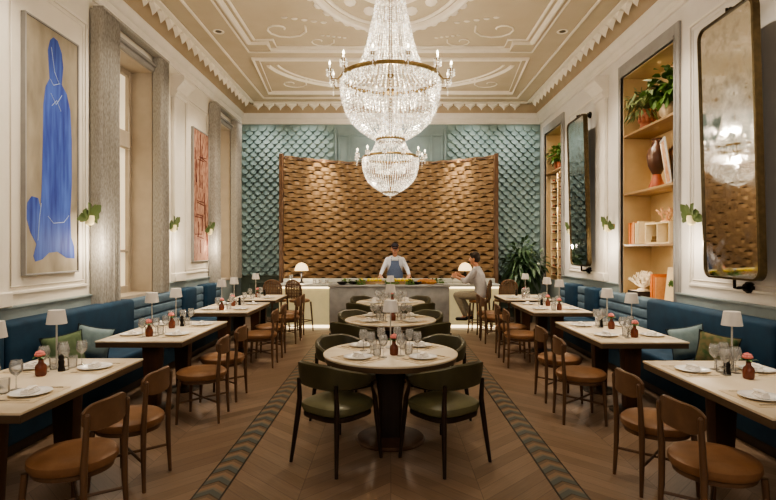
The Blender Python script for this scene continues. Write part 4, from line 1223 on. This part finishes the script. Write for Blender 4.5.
# ------------------------------------------------------------------ counter
t = thing('chef_counter', 'grey stone chef counter with pale lit wings', 'counter', (0, 11.3, 0))
m = MB(); m.box(-1.25, 1.2, -.5, .38, 0, .89, .012, 2); m.build('stone_block', 'stone', t)
m = MB(); m.box(-1.27, 1.22, -.53, .40, .89, .93, .008, 2); m.build('worktop', 'stone', t)
for sgn in (-1, 1):
    x0, x1 = (-2.36, -1.252) if sgn < 0 else (1.202, 2.3)
    m = MB(); m.box(x0, x1, -.08, .36, .06, .84, .01, 1); m.build('lit_panel', 'litpanel', t)
    m = MB(); m.box(x0, x1, -.05, .3, 0, .06, .0); m.build('plinth', 'led', t)
    m = MB(); m.box(x0 - .02, x1, -.22, .40, .88, .93, .008, 2); m.build('wing_top', 'marble', t)
    m = MB(); m.box(x0, x1, -.1, .34, .84, .88, .0); m.build('underside', 'led', t)
m = MB(); m.box(-2.36, 2.3, .36, .52, .93, 1.02, .008, 1); m.box(-2.36, 2.3, .402, .50, 0, .93); m.build('back_ledge', 'marble', t)
# mushroom lamps
def dome_lamp():
    t = thing('dome_lamp', 'x', 'lamp')
    m = MB(); m.lathe([(0, 0), (.07, 0), (.072, .012), (.03, .03), (.022, .06), (.026, .18), (.03, .24), (0, .24)], n=20); m.build('stem', 'black', t)
    m = MB(); m.lathe([(.155, .24), (.16, .25), (.15, .30), (.12, .35), (.07, .385), (0, .4), (0, .39), (.14, .25), (.155, .24)], n=28); m.build('lamp_shade', 'dome', t)
    return t
P = Proto(dome_lamp())
P((-1.93, 11.5, .93), 0, 'dark-stemmed lamp with glowing white dome on the left counter wing', 'dome lamps on the counter').scale = (.92, .92, 1.12)
P((1.62, 11.5, .93), 0, 'glowing dome lamp partly hidden behind the seated guest', 'dome lamps on the counter').scale = (.92, .92, 1.12)
# food and bowls
def bowl_f(m): m.lathe([(0, 0), (.05, 0), (.1, .03), (.12, .06), (.112, .06), (.09, .032), (0, .012)], n=22)
def lemon_f(m):
    m.lathe([(0, -.042), (.008, -.038), (.028, -.027), (.036, 0), (.028, .027), (.008, .042), (0, .046)], n=12)
def loaf_f(m): m.ball((0, 0, .05), (.13, .075, .06), 16, 10)
PBw = Proto(simple('serving_bowl', 'bowl', bowl_f, 'black')); PLm = Proto(simple('lemon', 'lemon', lemon_f, 'lemon')); PLo = Proto(simple('bread_loaf', 'bread', loaf_f, 'bread'))
def tray(x, y, w_, label):
    t = thing('serving_tray', label, 'tray', (x, y, .93), 0, 'trays on the chef counter')
    m = MB(); m.box(-w_, w_, -.15, .15, 0, .05, .004, 1); m.build('board', 'shelfwood', t)
    m = MB()
    for (a, b, c, d) in ((-w_, w_, -.15, -.138), (-w_, w_, .138, .15), (-w_, -w_ + .012, -.138, .138), (w_ - .012, w_, -.138, .138)): m.box(a, b, c, d, .05, .065)
    m.build('rim', 'shelfwood', t, smooth=False)
tray(-.42, 11.2, .30, 'wooden tray of lemons left of the chef'); tray(.22, 11.2, .26, 'wooden tray of lemons in front of the chef')
for cx, n_, wh in ((-.42, 11, 'left tray'), (.22, 8, 'middle tray')):
    sp = [(a, b) for a in (-.2, -.12, -.04, .04, .12, .2) for b in (-.09, -.01, .07)]
    random.shuffle(sp)
    for k in range(n_):
        a, b = sp[k]
        o = PLm((cx + a, 11.2 + b, .93 + .05 + .036), 0, 'yellow lemon on the %s of the chef counter' % wh, 'lemons on the %s' % wh); o.rotation_euler = (R(90), 0, random.uniform(0, 3))
def greens(x, y, label):
    m = MB(); leafy(m, 60, (0, 0, .05), (.12, .09, .045), .02, .06); m.lathe([(0, 0), (.07, 0), (.1, .02), (0, .03)], n=12)
    tag(m.build('lettuce_head', 'leaf', loc=(x, y, .93)), label, 'lettuce')
greens(-.95, 11.3, 'green lettuce head at the left end of the stone counter'); greens(-.02, 11.38, 'green lettuce head between the two lemon trays')
greens(1.02, 11.3, 'green lettuce head at the right end of the stone counter'); greens(.86, 11.42, 'green lettuce head behind the bread loaves')
greens(-.62, 11.02, 'small green lettuce head before the left lemon tray'); greens(.02, 11.0, 'small green lettuce head before the middle lemon tray'); greens(.4, 11.02, 'lettuce head beside the front black bowl')
for k_, (x_, y_, w_) in enumerate(((-.2, 10.98, 'before the lemon trays'), (-.9, 11.05, 'left of the lemon trays'), (1.05, 11.05, 'at the right end of the stone counter'))):
    PP((x_, y_, .93), 0, 'white plate %s' % w_)
PLo((.68, 11.2, .93), .3, 'near brown loaf of bread on the chef counter', 'bread loaves'); PLo((.84, 11.12, .93), -.4, 'brown loaf of bread beside the black bowl', 'bread loaves'); PLo((.74, 11.33, .93), .1, 'far brown loaf of bread on the chef counter', 'bread loaves')
PBw((.54, 11.05, .93), 0, 'black serving bowl in front of the bread', 'black serving bowls'); PBw((-.78, 11.1, .93), 0, 'black serving bowl left of the lemon tray', 'black serving bowls'); PBw((-1.0, 10.98, .93), 0, 'outermost black serving bowl on the stone counter', 'black serving bowls')
for k, x in enumerate((-1.62, -1.5, -1.36)):
    PT((x, 11.3, .93), 0, 'water tumbler standing on the left counter wing', 'tumblers on the counter wing')
PP((-1.6, 11.42, .93), 0, 'white plate on the left counter wing near the dome lamp'); 
PW((-2.12, 11.3, .93), 0, 'wine glass on the left counter wing outside the lamp')
PW((1.32, 11.25, .93), 0, 'wine glass on the right counter wing before the guest')

# ------------------------------------------------------------------ people
def capsule(m, a, b, ra, rb, k=1.):
    a = Vector(a); b = Vector(b); m.tube([a, b], [ra, rb], 14); m.ball(a, ra, 14, 8); m.ball(b, rb, 14, 8)
def hand(m, wrist, d, palm_n, side, curl=.4, s=1.):
    """wrist point, d = direction to the fingers, palm_n = palm normal, side = +1/-1 thumb side along d x palm_n"""
    w = Vector(wrist); d = Vector(d).normalized(); n = Vector(palm_n); n = (n - d * n.dot(d)).normalized(); u = d.cross(n).normalized() * side
    P4 = [w + d * .085 * s + u * (.03 - .0205 * i) * s for i in range(4)]
    for p in P4: capsule(m, w + (p - w) * .15, p, .016 * s, .0115 * s)
    m.ball(w + d * .045 * s, .024 * s, 10, 8)
    for i, (p, L_) in enumerate(zip(P4, (.07, .078, .072, .056))):
        q = p; dd = d
        for k in range(3):
            dd = (dd + n * curl * (.5 + .35 * k)).normalized(); e = q + dd * L_ * (.45, .32, .23)[k] * s
            capsule(m, q, e, (.0098 - .001 * k) * s, (.0092 - .001 * k) * s); q = e
    q = w + d * .03 * s + u * .026 * s
    dd = (d * .7 + u * .75 + n * .25).normalized()
    for k in range(2):
        e = q + dd * (.04, .03)[k] * s; capsule(m, q, e, (.0125, .0105)[k] * s, (.011, .0095)[k] * s); q = e; dd = (dd + d * .5 + n * .25).normalized()
def head_mesh(m, c, f, s=1.):
    """c head centre, f = facing dir (unit), mostly along the skull"""
    f = Vector(f).normalized(); r_ = f.cross(Vector((0, 0, 1))).normalized(); u = r_.cross(f).normalized(); c = Vector(c)
    Q = lambda a, b, h: c + f * a * s + r_ * b * s + u * h * s
    m.ball(Q(-.012, 0, .03), .088 * s, 16, 12); m.ball(Q(.02, 0, .0), .073 * s, 16, 12); m.ball(Q(.035, 0, -.05), .055 * s, 14, 10); m.ball(Q(.058, 0, -.085), .028 * s, 12, 8)
    for k in (-1, 1):
        m.ball(Q(.055, k * .035, -.035), .03 * s, 10, 8); m.ball(Q(-.005, k * .083, -.01), (.016 * s, .016 * s, .03 * s), 10, 8)
        m.ball(Q(.082, k * .03, .02), .016 * s, 10, 6)
    m.tube([Q(.09, 0, .02), Q(.112, 0, -.022)], [.009 * s, .015 * s], 8); m.ball(Q(.108, 0, -.024), .0155 * s, 10, 8)
    for k in (-1, 1): m.ball(Q(.098, k * .012, -.028), .009 * s, 8, 6)
    m.tube([Q(.083, -.024, -.058), Q(.094, 0, -.056), Q(.083, .024, -.058)], .0085 * s, 8)
    return Q
def face_parts(parent, Q, s=1.):
    for k in (-1, 1):
        m = MB(); m.ball(Q(.094, k * .03, .0), (.0105 * s,) * 3, 10, 8); e = m.build('eye', 'china', parent)
        m = MB(); m.ball(Q(.1025, k * .03, .0), .0048 * s, 8, 6); m.build('pupil', 'black', e)
        m = MB(); m.tube([Q(.098, k * .015, .024), Q(.1, k * .03, .029), Q(.088, k * .045, .022)], .0035, 6); m.build('eyebrow', 'hair', parent)
    m = MB(); m.tube([Q(.093, -.02, -.058), Q(.103, 0, -.056), Q(.093, .02, -.058)], .0045 * s, 8); m.build('lips', 'redclay', parent)
def fuse(o, vox, sm=4):
    r_ = o.modifiers.new('fuse', 'REMESH'); r_.mode = 'VOXEL'; r_.voxel_size = vox; r_.use_smooth_shade = True
    s_ = o.modifiers.new('smooth', 'SMOOTH'); s_.iterations = sm; s_.factor = .5
    return o
def torso(m, J, g=0.):
    """J: dict with pelvis, waist, chest, neck, and right vector rv"""
    rv = Vector(J['rv']).normalized()
    def slab(a, b, wa, wb, ta, tb):
        for k in (-1, -.5, 0, .5, 1):
            pa = Vector(a) + rv * k * (wa - ta); pb = Vector(b) + rv * k * (wb - tb)
            capsule(m, pa, pb, ta + g, tb + g)
    slab(J['pelvis'], J['waist'], .165, .15, .105, .095)
    slab(J['waist'], J['chest'], .15, .175, .095, .105)
    slab(J['chest'], J['upper'], .175, .15, .105, .075)

# chef, standing behind the counter, looking down
cx, cy = .10, 12.12
J = dict(pelvis=(cx, cy, .96), waist=(cx, cy - .01, 1.12), chest=(cx, cy - .03, 1.32), upper=(cx, cy - .05, 1.43), rv=(1, 0, 0))
sh = lambda k: Vector((cx + k * .168, cy - .05, 1.43))
elb = {-1: Vector((cx - .27, cy - .11, 1.21)), 1: Vector((cx + .28, cy - .11, 1.21))}
wr = {-1: Vector((cx - .33, cy - .26, 1.08)), 1: Vector((cx + .32, cy - .28, 1.08))}
m = MB(); torso(m, J)
capsule(m, (cx, cy - .05, 1.44), (cx, cy - .075, 1.56), .058, .053)
Qh = head_mesh(m, (cx, cy - .11, 1.655), (.03, -.93, -.3), 1.)
for k in (-1, 1):
    capsule(m, sh(k), elb[k], .052, .04); capsule(m, elb[k], wr[k], .038, .026)
    hand(m, wr[k], (-.25 * k, -.75, -.3), (0, 0, -1), -k * -1 if False else k, .45)
    capsule(m, (cx + k * .09, cy, .92), (cx + k * .1, cy - .01, .5), .085, .058); capsule(m, (cx + k * .1, cy - .01, .5), (cx + k * .1, cy + .02, .1), .055, .036)
    capsule(m, (cx + k * .1, cy + .02, .06), (cx + k * .11, cy - .14, .035), .036, .03)
body = fuse(m.build('person', 'skin'), .0065); tag(body, 'chef in white shirt, blue apron and dark cap working behind the stone counter', 'person')
face_parts(body, Qh)
m = MB(); torso(m, J, .016)
for k in (-1, 1): capsule(m, sh(k), elb[k], .060, .050); capsule(m, elb[k], elb[k].lerp(wr[k], .82), .048, .038)
for k in (-1, 1): m.tube([(cx + k * .03, cy - .11, 1.49), (cx + k * .065, cy - .06, 1.515), (cx + k * .04, cy + .0, 1.52)], [.014, .018, .014], 8)
fuse(m.build('shirt', 'jacket', body), .01)
m = MB()
pts = [(-.09, 1.40), (.09, 1.40), (.115, 1.27), (.17, 1.14), (.18, .95), (.17, .55), (-.17, .55), (-.18, .95), (-.17, 1.14), (-.115, 1.27)]
def apr(x, z, o): return Vector((cx + x, cy - .19 - o + .8 * x * x + (.02 if z > 1.3 else 0) , z))
for i in range(16):
    z0, z1 = .55 + i * .85 / 16, .55 + (i + 1) * .85 / 16
def hw(z): return .17 + (z - .55) * .02 if z < 1.14 else max(.09, .175 - (z - 1.14) * .45)
rows = []
for i in range(19):
    z = .55 + .86 * i / 18
    rows.append([[m.b.verts.new(apr(hw(z) * (k / 5 - 1), z, o)) for k in range(11)] for o in (0, .008)])
for a, b in zip(rows, rows[1:]):
    for k in range(10):
        m.b.faces.new([a[0][k], a[0][k + 1], b[0][k + 1], b[0][k]]); m.b.faces.new([a[1][k], a[1][k + 1], b[1][k + 1], b[1][k]])
for k in (-1, 1): m.tube([(cx + k * .085, cy - .145, 1.40), (cx + k * .08, cy - .12, 1.48), (cx + k * .07, cy - .03, 1.53)], .01, 6, sq=(1.4, .5))
m.build('apron', 'apron', body)
m = MB()
for k in (-1, 1): capsule(m, (cx + k * .09, cy, .95), (cx + k * .1, cy - .01, .5), .1, .075); capsule(m, (cx + k * .1, cy - .01, .5), (cx + k * .1, cy + .02, .1), .073, .06)
m.ball((cx, cy, .96), (.18, .12, .1)); fuse(m.build('trousers', 'darktrousers', body), .014)
for k in (-1, 1):
    m = MB(); capsule(m, (cx + k * .1, cy + .03, .05), (cx + k * .11, cy - .15, .04), .048, .04); fuse(m.build('shoe', 'shoe', body), .01)
m = MB(); hc = Qh(-.012, 0, .055)
m.ball(hc, .098, 18, 12); vs = [v for v in m.b.verts if (v.co - hc).dot(Vector((0, -.3, .95))) < .014]; bmesh.ops.delete(m.b, geom=vs, context='VERTS')
br = []
for i in range(9):
    a = R(-60 + 15 * i); br.append((math.sin(a), math.cos(a)))
top = [m.b.verts.new(Qh(-.012 + .088 * c, .085 * s_, .068)) for s_, c in br]; out = [m.b.verts.new(Qh(-.012 + .155 * c + .0, .08 * s_, .06)) for s_, c in br]
for i in range(8): m.b.faces.new([top[i], top[i + 1], out[i + 1], out[i]])
cap = m.build('cap', 'capcloth', body); sd_ = cap.modifiers.new('thick', 'SOLIDIFY'); sd_.thickness = .004
m = MB(); m.ball(Qh(-.035, 0, .005), (.083, .075, .075), 14, 10); m.build('hair', 'hair', body)

# seated guest in profile, facing the counter (towards -x)
gx, gy = 1.78, 10.62
F = Vector((-.93, .36, 0)).normalized(); S = Vector((F.y, -F.x, 0))      # forward, right-hand side
def G(f, s_, z): return Vector((gx, gy, z)) + F * f + S * s_
J = dict(pelvis=G(-.03, 0, .77), waist=G(-.03, 0, .92), chest=G(.02, 0, 1.12), upper=G(.05, 0, 1.23), rv=S)
m = MB(); torso(m, J)
capsule(m, G(.05, 0, 1.24), G(.08, 0, 1.37), .056, .052)
Qg = head_mesh(m, G(.1, 0, 1.475), (F + Vector((0, 0, -.08))), 1.)
shg = {k: G(.05, k * .19, 1.235) for k in (-1, 1)}
elg = {-1: G(.22, -.24, 1.03), 1: G(.2, .23, .99)}
wrg = {-1: G(.42, -.16, 1.1), 1: G(.40, .1, 1.12)}
for k in (-1, 1):
    capsule(m, shg[k], elg[k], .05, .04); capsule(m, elg[k], wrg[k], .038, .027)
    hand(m, wrg[k], F * .8 + Vector((0, 0, .35)) - S * k * .25, -S * k, k if False else -1 * k * -1, .55)
    hp = G(0, k * .1, .73); kn = G(.44, k * .11, .73); ak = G(.27 if k < 0 else .20, k * .1, .32)
    capsule(m, hp, kn, .08, .058); capsule(m, kn, ak, .054, .036); capsule(m, ak + Vector((0, 0, -.02)), ak + F * .14 + Vector((0, 0, -.05)), .034, .028)
gb = fuse(m.build('person', 'skin'), .0065); tag(gb, 'seated guest in pale grey shirt with dark hair at the counter', 'person')
face_parts(gb, Qg)
m = MB(); torso(m, J, .017)
for k in (-1, 1): capsule(m, shg[k], elg[k], .066, .056); capsule(m, elg[k], elg[k].lerp(wrg[k], .35), .054, .048)
m.tube([G(.1, -.05, 1.29), G(.03, -.06, 1.31), G(-.01, 0, 1.32), G(.03, .06, 1.31), G(.1, .05, 1.29)], .016, 8)
fuse(m.build('shirt', 'shirt', gb), .01)
m = MB()
for k in (-1, 1):
    hp = G(0, k * .1, .74); kn = G(.44, k * .11, .735); ak = G(.27 if k < 0 else .20, k * .1, .36)
    capsule(m, hp, kn, .093, .07); capsule(m, kn, ak, .068, .05)
m.ball(G(-.03, 0, .77), (.14, .15, .11)); fuse(m.build('trousers', 'trousers', gb), .011)
for k in (-1, 1):
    m = MB(); ak = G(.27 if k < 0 else .20, k * .1, .28); capsule(m, ak + F * -.02, ak + F * .16 + Vector((0, 0, -.015)), .045, .036); fuse(m.build('shoe', 'shoe', gb), .01)
m = MB(); hc = Qg(-.022, 0, .045); m.ball(hc, .098, 18, 12); m.ball(Qg(-.05, 0, -.01), .075, 14, 10); m.ball(Qg(.045, 0, .09), .045, 12, 8)
fuse(m.build('hair', 'hair', gb), .008)

# ------------------------------------------------------------------ ceiling downlights
P = None
def downlight():
    t = thing('downlight', 'x', 'ceiling light')
    m = MB(); m.lathe([(.055, -.002), (.085, -.012), (.092, 0), (.055, .0), (.05, .004)], n=28); m.build('trim_ring', 'ceiltrim', t)
    m = MB(); m.lathe([(0, -.001), (.05, -.001), (.05, -.004), (0, -.004)], n=20); m.build('lens', 'antique_gold', t)
    return t
P = Proto(downlight())
for sgn in (-1, 1):
    P((sgn * 2.79, 8.6, ZC), 0, 'small round ceiling downlight on the %s side' % ('window' if sgn < 0 else 'mirror'), 'ceiling downlights')

# ------------------------------------------------------------------ lights
WARM = (1., .86, .68); WARM2 = (1., .91, .8)
def spot(loc, tgt, e, ang, blend=.6, col=WARM2, r_=.05):
    l = bpy.data.lights.new('spot', 'SPOT'); l.energy = e; l.spot_size = R(ang); l.spot_blend = blend; l.color = col; l.shadow_soft_size = r_
    o = bpy.data.objects.new('spot_light', l); COL.objects.link(o); o.location = loc
    o.rotation_euler = (Vector(tgt) - Vector(loc)).to_track_quat('-Z', 'Y').to_euler(); return o
def point(loc, e, r_=.05, col=WARM):
    l = bpy.data.lights.new('point', 'POINT'); l.energy = e; l.shadow_soft_size = r_; l.color = col
    o = bpy.data.objects.new('point_light', l); COL.objects.link(o); o.location = loc; return o
def area(loc, tgt, e, sx, sy, col=WARM2, spread=180):
    l = bpy.data.lights.new('area', 'AREA'); l.energy = e; l.shape = 'RECTANGLE'; l.size = sx; l.size_y = sy; l.color = col; l.spread = R(spread)
    o = bpy.data.objects.new('area_light', l); COL.objects.link(o); o.location = loc
    o.rotation_euler = (Vector(tgt) - Vector(loc)).to_track_quat('-Z', 'Y').to_euler(); return o
# table spots
for sgn in (-1, 1):
    for i in range(4): spot((sgn * 2.5, TY[i], 5.12), (sgn * 2.48, TY[i], .75), 210, 22, .9)
for y in RY: spot((0, y - .9, 5.12), (0, y, .75), 165, 18, .9)
# chandeliers
for c, e in ((C1, 60), (C2, 45)):
    point((c[0], c[1], c[2] - .25), e, .05); point((c[0], c[1], c[2] + .35), e * .5, .05)
    for k in range(4):
        a = PI / 4 + k * PI / 2; point((c[0] + .85 * math.cos(a), c[1] + .85 * math.sin(a), c[2] + .2), 9, .02)
# sconces
for sgn in (-1, 1):
    for y in (6.34, 8.78, 10.57): point((sgn * (XW - .3), y, 1.72), 9, .05)
# screen highlights and tiled wall wash
for x in (-1.45, 1.45): spot((x * 1.05, 11.85, 5.1), (x * 1.09, 12.45, 3.2), 620, 30, 1., WARM)
spot((0, 12.0, 5.1), (0, 12.9, 2.2), 40, 60, 1., WARM)
for sgn in (-1, 1):
    for x in (2.0, 3.1): spot((sgn * x, 12.3, 5.1), (sgn * x, 13.1, 2.2), 44, 110, 1., (1, .95, .86))
spot((0, 11.9, 5.1), (0, 13.1, 4.2), 25, 90, .9)
# wall washers: added spots without fixtures that brighten the side walls
for y in (4.9, 6.6, 8.3, 10.0, 11.6):
    for sgn in (-1, 1): spot((sgn * 2.3, y, 5.12), (sgn * 3.7, y, 1.6), 190, 76, 1., (1, .87, .69))
# counter
spot((0, 11.0, 5.1), (0, 11.3, .9), 170, 35, .8)
spot((0, 9.2, 5.1), (0, 10.9, .8), 90, 34, 1.); point((-1.93, 11.42, 1.1), 3, .04)
# niches, hidden behind the shelf fronts, shining to the niche lining
for (a, b), zs in ((NIC[0], (4.3, 3.36, 2.45, 1.66)), (NIC[1], (4.3, 3.36, 2.6, 1.8))):
    for z in zs: area((XW + .06, (a + b) / 2, z), (XW + .4, (a + b) / 2, z - .45), 3.4, .03, b - a - .1, (1, .8, .55))
# added fill: one area behind the camera, two mid-air ones facing up
area((0, -1.6, 3.4), (0, 6, 1.6), 60, 4.5, 2.2, (1, .9, .8))
area((0, 5.5, 2.9), (0, 5.5, 6), 16, 3.5, 5.5, WARM2)
area((0, 10.5, 2.9), (0, 10.5, 6), 8, 4, 3, WARM2)
w = bpy.data.worlds.new('world'); scn.world = w; w.use_nodes = True
w.node_tree.nodes['Background'].inputs[0].default_value = (1, .9, .78, 1); w.node_tree.nodes['Background'].inputs[1].default_value = .1

# ------------------------------------------------------------------ camera
cam = bpy.data.cameras.new('camera'); co = bpy.data.objects.new('camera', cam); COL.objects.link(co)
co.location = (0, 0, 1.67); co.rotation_euler = (R(90), 0, 0)
cam.sensor_width = 36; cam.lens = 530 / 776 * 36; cam.shift_x = -2.5 / 776; cam.shift_y = -1 / 776; cam.clip_end = 60
scn.camera = co
scn.view_settings.view_transform = 'AgX'
scn.view_settings.look = 'AgX - Medium High Contrast'
scn.view_settings.exposure = 0.5
scn.cycles.use_denoising = True
scn.cycles.sample_clamp_indirect = 4
scn.cycles.max_bounces = 6; scn.cycles.transparent_max_bounces = 16
scn.cycles.caustics_reflective = False; scn.cycles.caustics_refractive = False
